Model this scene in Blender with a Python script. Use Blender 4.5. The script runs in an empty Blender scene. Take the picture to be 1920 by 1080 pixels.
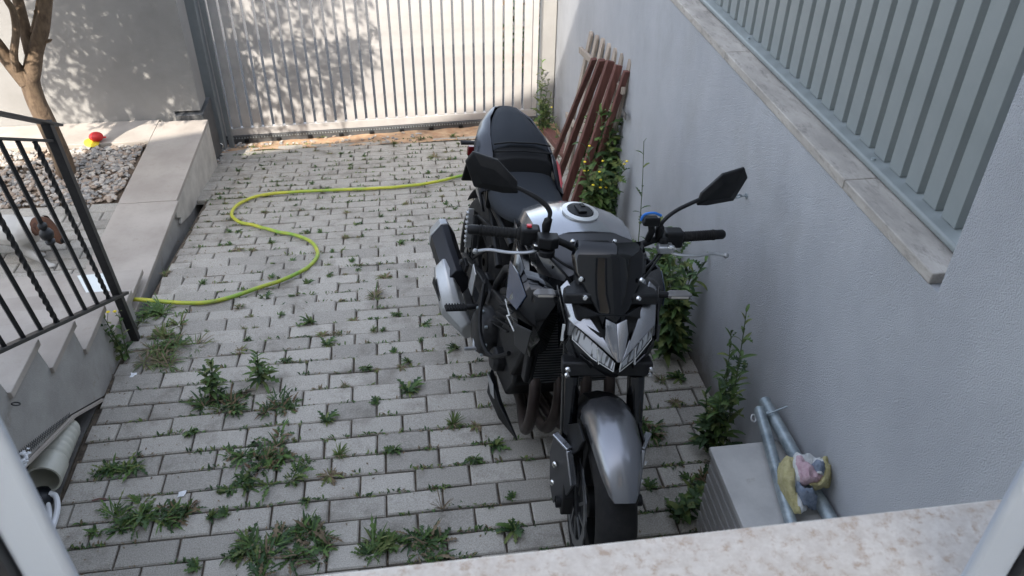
import bpy, bmesh, math, random
from mathutils import Vector, Matrix, noise
R = math.radians
random.seed(7)
S = bpy.context.scene
COL = S.collection

# ------------------------------------------------------------------ camera
CAM = Vector((0.0, 0.0, 2.373))
CR = Vector((0.99054, -0.13676, 0.00948)); CU = Vector((0.07204, 0.58107, 0.81064)); CF = Vector((0.11650, 0.80233, -0.58539))
CR.normalize(); CF.normalize(); CU = CR.cross(CF).normalized(); CR = CF.cross(CU)
cd = bpy.data.cameras.new('camera'); cam = bpy.data.objects.new('camera', cd); COL.objects.link(cam)
m = Matrix((CR, CU, -CF)).transposed().to_4x4(); m.translation = CAM
cam.matrix_world = m
cd.sensor_width = 36; cd.lens = 1532.4 / 1920 * 36
cd.clip_start = 0.02; cd.clip_end = 500
cd.dof.use_dof = True; cd.dof.focus_distance = 2.9; cd.dof.aperture_fstop = 14
S.camera = cam

# ------------------------------------------------------------------ world, sun, exposure
SUN = Vector((0.33, 1.0, -0.967)).normalized()          # direction the light travels
elev = math.asin(-SUN.z); azim = math.atan2(-SUN.x, -SUN.y)
w = bpy.data.worlds.new('World'); S.world = w; w.use_nodes = True
nt = w.node_tree; bg = nt.nodes['Background']
sky = nt.nodes.new('ShaderNodeTexSky'); sky.sky_type = 'NISHITA'; sky.sun_disc = False
sky.sun_elevation = elev; sky.sun_rotation = azim
sky.air_density = 1.0; sky.dust_density = 2.0; sky.ozone_density = 1.0
hsv = nt.nodes.new('ShaderNodeHueSaturation'); hsv.inputs['Saturation'].default_value = .55
nt.links.new(sky.outputs[0], hsv.inputs['Color']); nt.links.new(hsv.outputs[0], bg.inputs[0]); bg.inputs[1].default_value = 0.15
sl = bpy.data.lights.new('sun', 'SUN'); sl.energy = 2.0; sl.angle = R(0.6); sl.color = (1.0, 0.93, 0.84)
so = bpy.data.objects.new('sun', sl); COL.objects.link(so)
so.rotation_euler = SUN.to_track_quat('-Z', 'Y').to_euler()
S.view_settings.view_transform = 'Standard'; S.view_settings.look = 'None'
S.view_settings.gamma = 1; S.view_settings.exposure = 2.18
S.render.engine = 'CYCLES'

# ------------------------------------------------------------------ layout helpers
PROF = [(-1.0, 0.0), (1.618, 0.0), (2.026, .004), (2.435, .001), (2.843, -.022), (3.249, -.064), (3.653, -.124), (4.056, -.191),
        (4.459, -.260), (4.861, -.329), (5.264, -.399), (5.667, -.469), (6.069, -.539), (6.472, -.608), (6.6, -.62)]
def gz(y):
    if y <= PROF[0][0]: return PROF[0][1]
    for (a, za), (b, zb) in zip(PROF, PROF[1:]):
        if y <= b: return za + (zb - za) * (y - a) / (b - a)
    return PROF[-1][1]
def ray(px, py): return (CR * ((px - 960) / 1532.4) - CU * ((py - 540) / 1532.4) + CF)
def H(px, py, z):
    d = ray(px, py); return CAM + d * ((z - CAM.z) / d.z)
def G(px, py, dz=0.0):
    d = ray(px, py); z = 0
    for _ in range(40):
        t = (z + dz - CAM.z) / d.z; z = gz(t * d.y)
    p = CAM + d * t; return p
def PL(px, py, x=None, y=None):
    d = ray(px, py)
    t = (x - CAM.x) / d.x if x is not None else (y - CAM.y) / d.y
    return CAM + d * t

# ------------------------------------------------------------------ materials
MATS = {}
def mat(name, col, rough=.7, metal=0, col2=None, scale=8, detail=6, bump=0, bscale=60, coat=0, trans=0, rnd=0, thr=None,
        obj=True, spec=.5, alpha=1, stretch=None, bdist=.002, col3=None, scale3=2, thr3=(.5, .7), ior=1.45, wpos=False):
    if name in MATS: return MATS[name]
    M = bpy.data.materials.new(name); M.use_nodes = True; n = M.node_tree.nodes; l = M.node_tree.links
    b = n['Principled BSDF']
    b.inputs['Roughness'].default_value = rough; b.inputs['Metallic'].default_value = metal
    b.inputs['Coat Weight'].default_value = coat; b.inputs['Transmission Weight'].default_value = trans
    b.inputs['Specular IOR Level'].default_value = spec; b.inputs['IOR'].default_value = ior
    b.inputs['Coat Roughness'].default_value = .08
    tc = n.new('ShaderNodeTexCoord'); src = tc.outputs['Object']
    if wpos: src = n.new('ShaderNodeNewGeometry').outputs['Position']
    if stretch:
        mp = n.new('ShaderNodeMapping'); mp.inputs['Scale'].default_value = stretch; l.new(src, mp.inputs[0]); src = mp.outputs[0]
    c = None
    if col2 is not None:
        t = n.new('ShaderNodeTexNoise'); t.inputs['Scale'].default_value = scale; t.inputs['Detail'].default_value = detail
        t.inputs['Roughness'].default_value = .65
        l.new(src, t.inputs['Vector'])
        cr = n.new('ShaderNodeValToRGB'); lo, hi = thr or (.35, .65)
        cr.color_ramp.elements[0].position = lo; cr.color_ramp.elements[1].position = hi
        cr.color_ramp.elements[0].color = (*col, 1); cr.color_ramp.elements[1].color = (*col2, 1)
        l.new(t.outputs['Fac'], cr.inputs[0]); c = cr.outputs[0]
        if col3 is not None:
            t3 = n.new('ShaderNodeTexNoise'); t3.inputs['Scale'].default_value = scale3; t3.inputs['Detail'].default_value = 8
            t3.inputs['Roughness'].default_value = .7
            l.new(src, t3.inputs['Vector'])
            mr = n.new('ShaderNodeMapRange'); mr.inputs[1].default_value = thr3[0]; mr.inputs[2].default_value = thr3[1]
            l.new(t3.outputs['Fac'], mr.inputs[0])
            mx = n.new('ShaderNodeMix'); mx.data_type = 'RGBA'; l.new(mr.outputs[0], mx.inputs[0]); l.new(c, mx.inputs[6])
            mx.inputs[7].default_value = (*col3, 1); c = mx.outputs[2]
    if rnd:
        oi = n.new('ShaderNodeObjectInfo'); hs = n.new('ShaderNodeHueSaturation')
        mr = n.new('ShaderNodeMapRange'); mr.inputs[3].default_value = 1 - rnd; mr.inputs[4].default_value = 1 + rnd
        l.new(oi.outputs['Random'], mr.inputs[0]); l.new(mr.outputs[0], hs.inputs['Value'])
        if c is None: hs.inputs['Color'].default_value = (*col, 1)
        else: l.new(c, hs.inputs['Color'])
        c = hs.outputs[0]
    if c is None: b.inputs['Base Color'].default_value = (*col, 1)
    else: l.new(c, b.inputs['Base Color'])
    if bump:
        t2 = n.new('ShaderNodeTexNoise'); t2.inputs['Scale'].default_value = bscale; t2.inputs['Detail'].default_value = 5
        l.new(tc.outputs['Object'], t2.inputs['Vector'])
        bp = n.new('ShaderNodeBump'); bp.inputs['Strength'].default_value = bump; bp.inputs['Distance'].default_value = bdist
        l.new(t2.outputs['Fac'], bp.inputs['Height']); l.new(bp.outputs[0], b.inputs['Normal'])
    MATS[name] = M
    return M

PAVER = mat('paver_concrete', (.265, .248, .217), .92, col2=(.45, .425, .38), scale=230, detail=4, bump=.7, bscale=380, rnd=.17, col3=(.115, .10, .08), scale3=5, thr3=(.52, .82), wpos=True)
JOINT = mat('joint_soil', (.05, .04, .03), .95, col2=(.15, .12, .09), scale=25, bump=.8, bscale=200)
SOIL = mat('orange_soil', (.36, .20, .11), .95, col2=(.50, .36, .23), scale=14, bump=.8, bscale=120, col3=(.16, .12, .09), scale3=6, thr3=(.5, .7))
DSOIL = mat('dark_soil', (.10, .075, .055), .95, col2=(.19, .14, .10), scale=30, bump=.8, bscale=150)
STUC = mat('grey_stucco', (.37, .382, .402), .9, col2=(.43, .442, .46), scale=2.6, wpos=True, bump=1.0, bscale=300, bdist=.006, col3=(.31, .31, .305), scale3=1.5, thr3=(.50, .80), stretch=(1.6, 1.0, .7))
STUCR = mat('rough_stucco', (.36, .38, .42), .92, col2=(.42, .44, .475), scale=30, bump=1.0, bscale=150, bdist=.012)
STUCL = mat('left_stucco', (.235, .228, .216), .9, col2=(.275, .268, .255), scale=3, bump=.5, bscale=260, bdist=.003)
STUCS = mat('stair_stucco', (.29, .28, .26), .9, col2=(.37, .36, .335), scale=6, bump=.5, bscale=220, bdist=.003, col3=(.20, .155, .11), scale3=5, thr3=(.6, .82))
TRAV = mat('travertine', (.32, .285, .25), .6, col2=(.43, .39, .345), scale=3.5, detail=10, bump=.25, bscale=150, col3=(.27, .235, .20), scale3=14, thr3=(.56, .8), rnd=.04, wpos=True)
TRAVS = mat('sill_marble', (.50, .45, .40), .4, col2=(.62, .58, .53), scale=90, detail=10, bump=.2, bscale=260, col3=(.40, .31, .24), scale3=85, thr3=(.52, .66))
TRAVD = mat('dirty_travertine', (.28, .26, .235), .75, col2=(.42, .39, .35), scale=14, detail=10, bump=.5, bscale=130, col3=(.17, .155, .14), scale3=42, thr3=(.52, .74), rnd=.05, stretch=(1, .35, 1))
GATEM = mat('gate_paint', (.35, .335, .32), .5, col2=(.42, .405, .39), scale=5, bump=.05, bscale=200, spec=.4)
POSTM = mat('post_paint', (.17, .185, .19), .45, col2=(.20, .215, .22), scale=9)
FENCE = mat('fence_paint', (.195, .218, .216), .42, col2=(.225, .248, .246), scale=4, bump=.05, bscale=150)
IRON = mat('black_iron', (.012, .0125, .0135), .5, col2=(.022, .022, .023), scale=40, bump=.3, bscale=160, spec=.5)
STEEL = mat('galvanized_steel', (.20, .24, .26), .42, metal=.55, col2=(.38, .43, .45), scale=22)
DARKM = mat('dark_metal', (.05, .055, .06), .55, col2=(.09, .09, .09), scale=20)
CHROME = mat('bright_metal', (.72, .72, .70), .22, metal=1)
ALU = mat('cast_aluminium', (.36, .37, .375), .38, metal=.75, col2=(.44, .45, .455), scale=12)
BLKP = mat('black_plastic', (.0055, .006, .0068), .5, col2=(.010, .0105, .0115), scale=30, bump=.1, bscale=500, spec=.28)
BLKG = mat('gloss_black', (.0025, .003, .004), .14, coat=.5, spec=.4)
BLUEG = mat('sky_tinted_gloss', (.030, .048, .085), .2, coat=.8, spec=.6)  # blue of the reflected sky is put into the base colour
SILV = mat('silver_paint', (.32, .33, .35), .22, metal=.8, coat=.5)
GREYM = mat('matt_grey_paint', (.055, .056, .06), .38, metal=.45, coat=.25)
ENG = mat('engine_black', (.006, .0065, .007), .45, col2=(.014, .014, .015), scale=25, bump=.2, bscale=200, spec=.35)
HEAD = mat('header_steel', (.030, .022, .020), .45, metal=.6, col2=(.060, .047, .042), scale=9)
RUB = mat('tyre_rubber', (.009, .009, .0095), .75, col2=(.017, .0165, .016), scale=30, bump=.25, bscale=300, spec=.25)
SEAT = mat('seat_vinyl', (.024, .028, .034), .75, bump=.35, bscale=900, spec=.22)
SEATD = mat('seat_vinyl_dark', (.008, .0085, .0095), .6, bump=.3, bscale=900, spec=.3)
REDP = mat('red_decal', (.62, .03, .045), .35, coat=.4)
LENS = mat('clear_lens', (1, 1, 1), .02, trans=1.0, spec=.5, ior=1.12)
SMOKE = mat('smoked_screen', (.003, .0035, .0045), .08, coat=.25, spec=.4)
REFL = mat('reflector_painted_streaks', (.85, .86, .88), .3, metal=.35, col2=(.16, .165, .17), scale=85, detail=1, stretch=(1, 1, .10), thr=(.52, .6))  # light and dark streaks in the colour stand in for reflections
REDL = mat('red_lens', (.11, .008, .010), .2, coat=.5)
WHITEL = mat('white_decal', (.75, .76, .75), .4)
BLUEC = mat('blue_clip', (.02, .16, .55), .35)
REDW = mat('red_brown_wood', (.085, .034, .028), .65, col2=(.145, .062, .050), scale=6, stretch=(9, 9, .6), bump=.35, bscale=90, rnd=.18)
GREYW = mat('grey_old_wood', (.26, .22, .18), .8, col2=(.38, .33, .28), scale=6, stretch=(9, 9, .6), bump=.4, bscale=90, rnd=.15)
HOSE = mat('hose_yellow_green', (.46, .46, .045), .45, col2=(.20, .36, .05), scale=2.6, thr=(.45, .60), col3=(.24, .22, .09), scale3=24, thr3=(.56, .75), coat=.1)
BARK = mat('tree_bark', (.10, .068, .045), .9, col2=(.20, .14, .09), scale=12, stretch=(3, 3, 1), bump=.9, bscale=45, bdist=.006)
PVC = mat('beige_pvc', (.42, .42, .36), .45, col2=(.48, .48, .42), scale=10)
CONC = mat('dark_concrete', (.085, .082, .08), .92, col2=(.14, .135, .13), scale=10, bump=.4, bscale=160)
STRIPC = mat('strip_concrete', (.09, .087, .082), .92, col2=(.15, .145, .138), scale=12, bump=.4, bscale=160)
ASPH = mat('asphalt', (.05, .048, .046), .95, col2=(.15, .145, .135), scale=160, detail=3, bump=.8, bscale=200, thr=(.45, .7))
GROUNDM = mat('bare_ground', (.19, .165, .13), .95, col2=(.27, .24, .20), scale=.6)
PEB = mat('pebble_stone', (.30, .26, .22), .8, col2=(.55, .51, .45), scale=14, detail=1, thr=(.3, .7), col3=(.16, .13, .11), scale3=18, thr3=(.52, .6))
PVCW = mat('white_plastic', (.72, .74, .76), .35)
FRAMEW = mat('window_frame_white', (.34, .385, .45), .4)
DGLASS = mat('dark_gasket', (.012, .014, .018), .4)
NAVY = mat('frame_glass_dark', (.010, .016, .035), .15)
PLAST = mat('render_plaster', (.5, .49, .47), .9, bump=.3, bscale=150)
INNER = mat('room_plaster', (.72, .71, .69), .9)
SLABG = mat('slab_grey', (.36, .355, .345), .6, col2=(.43, .425, .41), scale=10, bump=.2, bscale=150, col3=(.22, .18, .145), scale3=12, thr3=(.62, .82))
LOUV = mat('louvre_grey', (.30, .295, .285), .6)
CAST = mat('cladding_stone', (.40, .375, .335), .7, col2=(.56, .53, .475), scale=7, detail=10, bump=.3, bscale=90, col3=(.30, .22, .12), scale3=5, thr3=(.6, .82))
def leafmat(name, a, b, c=None):
    M = mat(name, a, .6, col2=b, scale=22, detail=2, rnd=.16, spec=.35)
    return M
LG = leafmat('leaf_green', (.055, .10, .026), (.10, .17, .045))
LD = leafmat('leaf_dark_green', (.028, .058, .023), (.055, .10, .034))
LY = leafmat('leaf_yellow_green', (.085, .12, .035), (.16, .19, .06))
LB = leafmat('leaf_brown', (.12, .075, .045), (.22, .16, .09))
LT = leafmat('tree_leaf', (.04, .075, .025), (.08, .12, .04))
STALK = mat('stalk_green', (.085, .12, .05), .6)
DSTALK = mat('dry_straw', (.24, .19, .12), .8, col2=(.15, .11, .07), scale=30)
YEL = mat('yellow_petal', (.80, .62, .03), .6)

# splash dirt and damp along the foot of the stucco wall (follows the sloping ground)
def basedirt(M, col, h):
    n = M.node_tree.nodes; l = M.node_tree.links; bs = n['Principled BSDF']; old = bs.inputs['Base Color'].links[0].from_socket
    g = n.new('ShaderNodeNewGeometry'); sx = n.new('ShaderNodeSeparateXYZ'); l.new(g.outputs['Position'], sx.inputs[0])
    def mt(op, x, y):
        q = n.new('ShaderNodeMath'); q.operation = op
        for i, v in enumerate((x, y)):
            if isinstance(v, (int, float)): q.inputs[i].default_value = v
            else: l.new(v, q.inputs[i])
        return q.outputs[0]
    up = mt('ADD', sx.outputs[2], mt('MULTIPLY', mt('MAXIMUM', mt('SUBTRACT', sx.outputs[1], 2.7), 0), .165))
    nz = n.new('ShaderNodeTexNoise'); nz.inputs['Scale'].default_value = 6; nz.inputs['Detail'].default_value = 9; nz.inputs['Roughness'].default_value = .7; l.new(g.outputs['Position'], nz.inputs[0])
    f = mt('ADD', mt('DIVIDE', up, h), mt('MULTIPLY', mt('SUBTRACT', nz.outputs[0], .5), 2.6))
    mr = n.new('ShaderNodeMapRange'); mr.inputs[1].default_value = 1.0; mr.inputs[2].default_value = 0.0; mr.inputs[4].default_value = .75; l.new(f, mr.inputs[0])
    mx = n.new('ShaderNodeMix'); mx.data_type = 'RGBA'; l.new(mr.outputs[0], mx.inputs[0]); l.new(old, mx.inputs[6]); mx.inputs[7].default_value = (*col, 1); l.new(mx.outputs[2], bs.inputs['Base Color'])
basedirt(STUC, (.17, .15, .12), .16)

# ------------------------------------------------------------------ mesh builder
class MB:
    def __init__(s): s.v = []; s.f = []; s.mi = []; s.cur = 0
    def add(s, vs, fs, mi=None):
        o = len(s.v); s.v += [tuple(v) for v in vs]
        for f in fs: s.f.append([i + o for i in f]); s.mi.append(s.cur if mi is None else mi)
    def box(s, c, d, M=None, taper=None):
        x, y, z = d[0] / 2, d[1] / 2, d[2] / 2
        vs = [Vector((sx * x, sy * y, sz * z)) for sz in (-1, 1) for sy in (-1, 1) for sx in (-1, 1)]
        if taper:
            for v in vs[4:]: v.x *= taper; v.y *= taper
        if M is not None: vs = [M @ v for v in vs]
        vs = [v + Vector(c) for v in vs]
        s.add(vs, [(0, 2, 3, 1), (4, 5, 7, 6), (0, 1, 5, 4), (2, 6, 7, 3), (0, 4, 6, 2), (1, 3, 7, 5)])
    def bb(s, a, b):
        a = Vector(a); b = Vector(b); s.box((a + b) / 2, [abs(b[i] - a[i]) for i in range(3)])
    def prism(s, poly, ext):
        n = len(poly); ext = Vector(ext); a = [Vector(p) for p in poly]; b = [p + ext for p in a]
        s.add(a + b, [tuple(range(n))[::-1], tuple(range(n, 2 * n))] + [(i, (i + 1) % n, n + (i + 1) % n, n + i) for i in range(n)])
    def bar(s, p, q, w, h, up=(0, 0, 1)):
        p = Vector(p); q = Vector(q); d = (q - p).normalized(); u = Vector(up); sd = d.cross(u).normalized(); u = sd.cross(d)
        vs = []
        for e in (p, q):
            for a, b in ((-1, -1), (1, -1), (1, 1), (-1, 1)): vs.append(e + sd * a * w / 2 + u * b * h / 2)
        s.add(vs, [(0, 3, 2, 1), (4, 5, 6, 7), (0, 1, 5, 4), (1, 2, 6, 5), (2, 3, 7, 6), (3, 0, 4, 7)])
    def tube(s, pts, r, seg=10, cap=True, flat=1.0, twist=0):
        pts = [Vector(p) for p in pts]; n = len(pts)
        rs = r if isinstance(r, (list, tuple)) else [r] * n
        prev = None; rings = []
        for i, p in enumerate(pts):
            d = (pts[min(i + 1, n - 1)] - pts[max(i - 1, 0)]).normalized()
            if prev is None:
                a = Vector((0, 0, 1)) if abs(d.z) < .9 else Vector((1, 0, 0))
                u = d.cross(a).normalized()
            else: u = (prev - d * prev.dot(d)).normalized()
            prev = u; v = d.cross(u)
            rings.append([p + (u * math.cos(t) + v * math.sin(t) * flat) * rs[i] for t in [2 * math.pi * k / seg + twist * i for k in range(seg)]])
        vs = [q for rg in rings for q in rg]; fs = []
        for i in range(n - 1):
            for k in range(seg):
                fs.append((i * seg + k, i * seg + (k + 1) % seg, (i + 1) * seg + (k + 1) % seg, (i + 1) * seg + k))
        if cap: fs += [tuple(range(seg))[::-1], tuple(range((n - 1) * seg, n * seg))]
        s.add(vs, fs)
    def lathe(s, prof, c, ax, seg=40, closed=False, a0=0, a1=2 * math.pi):
        # prof: (radius, offset along axis)
        c = Vector(c); ax = Vector(ax).normalized(); a = Vector((0, 0, 1)) if abs(ax.z) < .9 else Vector((1, 0, 0))
        u = ax.cross(a).normalized(); v = ax.cross(u); full = abs(a1 - a0 - 2 * math.pi) < 1e-4
        ns = seg if full else seg + 1; m_ = len(prof)
        vs = []
        for k in range(ns):
            t = a0 + (a1 - a0) * k / seg
            for (rr, o) in prof: vs.append(c + (u * math.cos(t) + v * math.sin(t)) * rr + ax * o)
        fs = []
        for k in range(seg):
            k2 = (k + 1) % ns
            for j in range(m_ if closed else m_ - 1):
                j2 = (j + 1) % m_; fs.append((k * m_ + j, k * m_ + j2, k2 * m_ + j2, k2 * m_ + j))
        s.add(vs, fs)
    def loft(s, secs, cap=True, closed=True):
        n = len(secs[0]); vs = [Vector(p) for c in secs for p in c]; fs = []
        for i in range(len(secs) - 1):
            for k in range(n if closed else n - 1):
                fs.append((i * n + k, i * n + (k + 1) % n, (i + 1) * n + (k + 1) % n, (i + 1) * n + k))
        if cap: fs += [tuple(range(n))[::-1], tuple(range((len(secs) - 1) * n, len(secs) * n))]
        s.add(vs, fs)
    def ball(s, c, r, seg=10, M=None):
        c = Vector(c); r = Vector(r if isinstance(r, (tuple, list, Vector)) else (r, r, r)); vs = []; n2 = seg // 2
        for i in range(n2 + 1):
            for k in range(seg):
                a = math.pi * i / n2; t = 2 * math.pi * k / seg
                q = Vector((r.x * math.sin(a) * math.cos(t), r.y * math.sin(a) * math.sin(t), r.z * math.cos(a)))
                if M is not None: q = M @ q
                vs.append(c + q)
        fs = []
        for i in range(n2):
            for k in range(seg): fs.append((i * seg + k, (i + 1) * seg + k, (i + 1) * seg + (k + 1) % seg, i * seg + (k + 1) % seg))
        s.add(vs, fs)
    def plate(s, poly, t, n=None):
        # planar polygon given thickness along its normal
        a = [Vector(p) for p in poly]
        if n is None:
            n = Vector((0, 0, 0))
            for i in range(len(a)): n += (a[i] - a[0]).cross(a[(i + 1) % len(a)] - a[0])
        n = Vector(n).normalized(); s.prism([p - n * t / 2 for p in a], n * t)
    def build(s, name, mats, parent=None, smooth=True, bevel=0, seg=2, sub=0, ang=35, doubles=0, tf=None):
        me = bpy.data.meshes.new(name)
        vs = [tf(Vector(v)) for v in s.v] if tf else s.v
        me.from_pydata([tuple(v) for v in vs], [], s.f)
        if not isinstance(mats, (list, tuple)): mats = [mats]
        for q in mats: me.materials.append(q)
        me.polygons.foreach_set('material_index', s.mi)
        bm = bmesh.new(); bm.from_mesh(me)
        if doubles: bmesh.ops.remove_doubles(bm, verts=bm.verts, dist=doubles)
        bmesh.ops.recalc_face_normals(bm, faces=bm.faces)
        bm.to_mesh(me); bm.free()
        if smooth:
            me.polygons.foreach_set('use_smooth', [True] * len(me.polygons))
            me.set_sharp_from_angle(angle=R(ang))
        me.update()
        o = bpy.data.objects.new(name, me); COL.objects.link(o)
        if parent is not None: o.parent = parent
        if sub:
            md = o.modifiers.new('sub', 'SUBSURF'); md.levels = sub; md.render_levels = sub
        if bevel:
            md = o.modifiers.new('bevel', 'BEVEL'); md.width = bevel; md.segments = seg; md.limit_method = 'ANGLE'; md.angle_limit = R(30)
        return o
def tag(o, label=None, cat=None, group=None, kind=None):
    if label: o['label'] = label
    if cat: o['category'] = cat
    if group: o['group'] = group
    if kind: o['kind'] = kind
    return o
def empty(name, label, cat, loc=(0, 0, 0), rz=0, group=None):
    o = bpy.data.objects.new(name, None); COL.objects.link(o); o.location = loc; o.rotation_euler = (0, 0, rz); o.empty_display_size = .05
    return tag(o, label, cat, group)
def smoothpath(pts, n=8):
    pts = [Vector(p) for p in pts]; out = []
    for i in range(len(pts) - 1):
        p0 = pts[max(i - 1, 0)]; p1 = pts[i]; p2 = pts[i + 1]; p3 = pts[min(i + 2, len(pts) - 1)]
        for k in range(n):
            t = k / n
            out.append(.5 * ((2 * p1) + (p2 - p0) * t + (2 * p0 - 5 * p1 + 4 * p2 - p3) * t * t + (3 * p1 - p0 - 3 * p2 + p3) * t ** 3))
    out.append(pts[-1]); return out

# ================================================================== setting
b = MB(); b.add([(-150, -150, -.95), (150, -150, -.95), (150, 150, -.95), (-150, 150, -.95)], [(0, 1, 2, 3)])
tag(b.build('ground', GROUNDM, smooth=False), kind='structure')
b = MB(); b.add([(-60, 6.62, -.66), (60, 6.62, -.66), (60, 60, -.66), (-60, 60, -.66)], [(0, 1, 2, 3)])
tag(b.build('road', ASPH, smooth=False), kind='structure')

# driveway bed + pavers
b = MB(); rows = []
ys = [y for y, _ in PROF if y > -1] ; ys = [.45] + [y for y in ys if y > .5]
for y in ys: rows += [(-1.34, y, gz(y) - .012), (1.32, y, gz(y) - .012)]
b.add(rows, [(2 * i, 2 * i + 1, 2 * i + 3, 2 * i + 2) for i in range(len(ys) - 1)])
drive = tag(b.build('driveway', JOINT, smooth=False), kind='structure')
LP = .204; SP = .102
def rowy(i):   # far boundary of a row index, arc length measured along the slope
    # index 0 boundary lies at y=3.249
    y = 3.249; step = .102 / 20; n = int(abs(i) * 20 + .5)
    for _ in range(n):
        sl = (gz(y + .01) - gz(y - .01)) / .02; dy = step / math.sqrt(1 + sl * sl)
        y += -dy if i > 0 else dy
    return y
def paver_mesh(lx, ly, seed):
    rg = random.Random(seed); g = .0035; x = lx / 2 - g; y = ly / 2 - g; c = .005
    j = lambda: rg.uniform(-.0012, .0012)
    v = [(-x + j(), -y + j(), -.03), (x + j(), -y + j(), -.03), (x + j(), y + j(), -.03), (-x + j(), y + j(), -.03)]
    v += [(p[0], p[1], -.005) for p in v[:4]]
    v += [((abs(p[0]) - c) * (1 if p[0] > 0 else -1), (abs(p[1]) - c) * (1 if p[1] > 0 else -1), .0) for p in v[:4]]
    f = [(0, 1, 5, 4), (1, 2, 6, 5), (2, 3, 7, 6), (3, 0, 4, 7), (4, 5, 9, 8), (5, 6, 10, 9), (6, 7, 11, 10), (7, 4, 8, 11), (8, 9, 10, 11)]
    return v, f
pav_vars = []
for k in range(5):
    v, f = paver_mesh(LP, SP, k); me = bpy.data.meshes.new('paver'); me.from_pydata(v, [], f); me.materials.append(PAVER); pav_vars.append(me)
allp = []; XL = -1.325; ri = 22
rows_y = {i: rowy(i) for i in range(-30, 24)}
def wallx(y): return 1.187 + (y - 1.9) * .021
for i in range(-29, 24):       # row between boundary i-1... far = rows_y[i-1]
    yf = rows_y[i - 1] if i - 1 in rows_y else rowy(i - 1); yn = rows_y[i]
    r = i - 1                   # row index
    yc = (yf + yn) / 2
    if r >= 11: off = -.257 if (r % 2) else -.162
    elif r == 10: off = -.162
    else: off = -.194 if r % 2 else -.194 + LP / 2
    if yc > 6.15: continue
    k0 = int((XL - off) / LP) - 1; xr = wallx(yc) - .004
    xleft = XL if yc < 5.0 else -1.40 - (yc - 5) * .02
    for k in range(k0, k0 + 18):
        xa = off + k * LP; xb = xa + LP; xa2 = max(xa, xleft); xb2 = min(xb, xr)
        if xb2 - xa2 < .03: continue
        allp.append(((xa2 + xb2) / 2, yc, xb2 - xa2, r))
def paver_z(y): return gz(y)
vis = []
for (x, y, wd, r) in allp:
    d = Vector((x, y, gz(y))) - CAM; z = d.dot(CF); px = 960 + 1532.4 * d.dot(CR) / z; py = 540 - 1532.4 * d.dot(CU) / z
    inside = -60 < px < 1980 and py < 1075 - (px - 590) * .1216 + 40
    vis.append((z if inside else 1e3, x, y, wd, r, inside))
vis.sort(); stuffp = MB()
for n, (z, x, y, wd, r, inside) in enumerate(vis):
    sl = math.atan2(gz(y + .04) - gz(y - .04), .08)
    dz = random.gauss(0, .0019); rot = (sl + random.gauss(0, .006), random.gauss(0, .006), random.gauss(0, .006))
    yo = y + random.gauss(0, .001)
    if n < 298 and inside:
        o = bpy.data.objects.new('paver', random.choice(pav_vars)); COL.objects.link(o); o.parent = drive
        o.location = (x, yo, gz(y) + dz + .002); o.rotation_euler = rot; o.scale = (wd / LP, 1, 1)
        if random.random() < .5: o.rotation_euler[2] += math.pi
    else:
        v, f = paver_mesh(wd, SP, n); M = Matrix.Translation((x, yo, gz(y) + dz + .002)) @ Matrix.Rotation(rot[0], 4, 'X') @ Matrix.Rotation(rot[2], 4, 'Z')
        stuffp.add([M @ Vector(q) for q in v], f)
PAVS = mat('paver_concrete_far', (.275, .258, .225), .92, col2=(.44, .415, .37), scale=200, detail=3, bump=.6, bscale=420, col3=(.15, .135, .11), scale3=6, thr3=(.48, .75))
o = stuffp.build('paver_rows', PAVS, drive, smooth=False); o['kind'] = 'stuff'

# soil strip before the gate
b = MB(); rg = random.Random(3); nx, ny = 60, 8; vs = []
for j in range(ny + 1):
    for i in range(nx + 1):
        x = -1.62 + 2.95 * i / nx; y = 6.06 + .58 * j / ny
        vs.append((x, y, gz(y) + .002 + .016 * noise.noise(Vector((x * 7, y * 9, 0)))))
b.add(vs, [(j * (nx + 1) + i, j * (nx + 1) + i + 1, (j + 1) * (nx + 1) + i + 1, (j + 1) * (nx + 1) + i) for j in range(ny) for i in range(nx)])
tag(b.build('soil', SOIL), kind='structure')
# bare concrete strip left of the pavers, running under the stairs
b = MB(); b.add([(-2.8, .45, .0), (-1.34, .45, .0), (-1.34, 1.6, 0), (-1.34, 2.45, .0), (-1.34, 3.0, -.04), (-2.8, 3.0, -.04), (-2.8, 2.45, 0)], [(0, 1, 2, 3, 6), (6, 3, 4, 5)])
tag(b.build('pavement', STRIPC, smooth=False), kind='structure')

# yard behind the kerb
YZ = -.135
b = MB(); b.add([(-6, 3.5, YZ - .02), (-1.7, 3.5, YZ - .02), (-1.7, 5.8, YZ - .02), (-6, 5.8, YZ - .02)], [(0, 1, 2, 3)])
yard = tag(b.build('yard', JOINT, smooth=False), kind='structure')
for j in range(9):
    y = 3.70 + SP * (j + .5)
    for k in range(9):
        x = -1.74 - LP * (k + .5) + (.1 if j % 2 else 0) + .03
        if x < -3.5: continue
        o = bpy.data.objects.new('paver', random.choice(pav_vars)); COL.objects.link(o); o.parent = yard
        o.location = (x, y, YZ + random.gauss(0, .0012)); o.rotation_euler = (random.gauss(0, .006), random.gauss(0, .006), random.gauss(0, .005))
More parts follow.
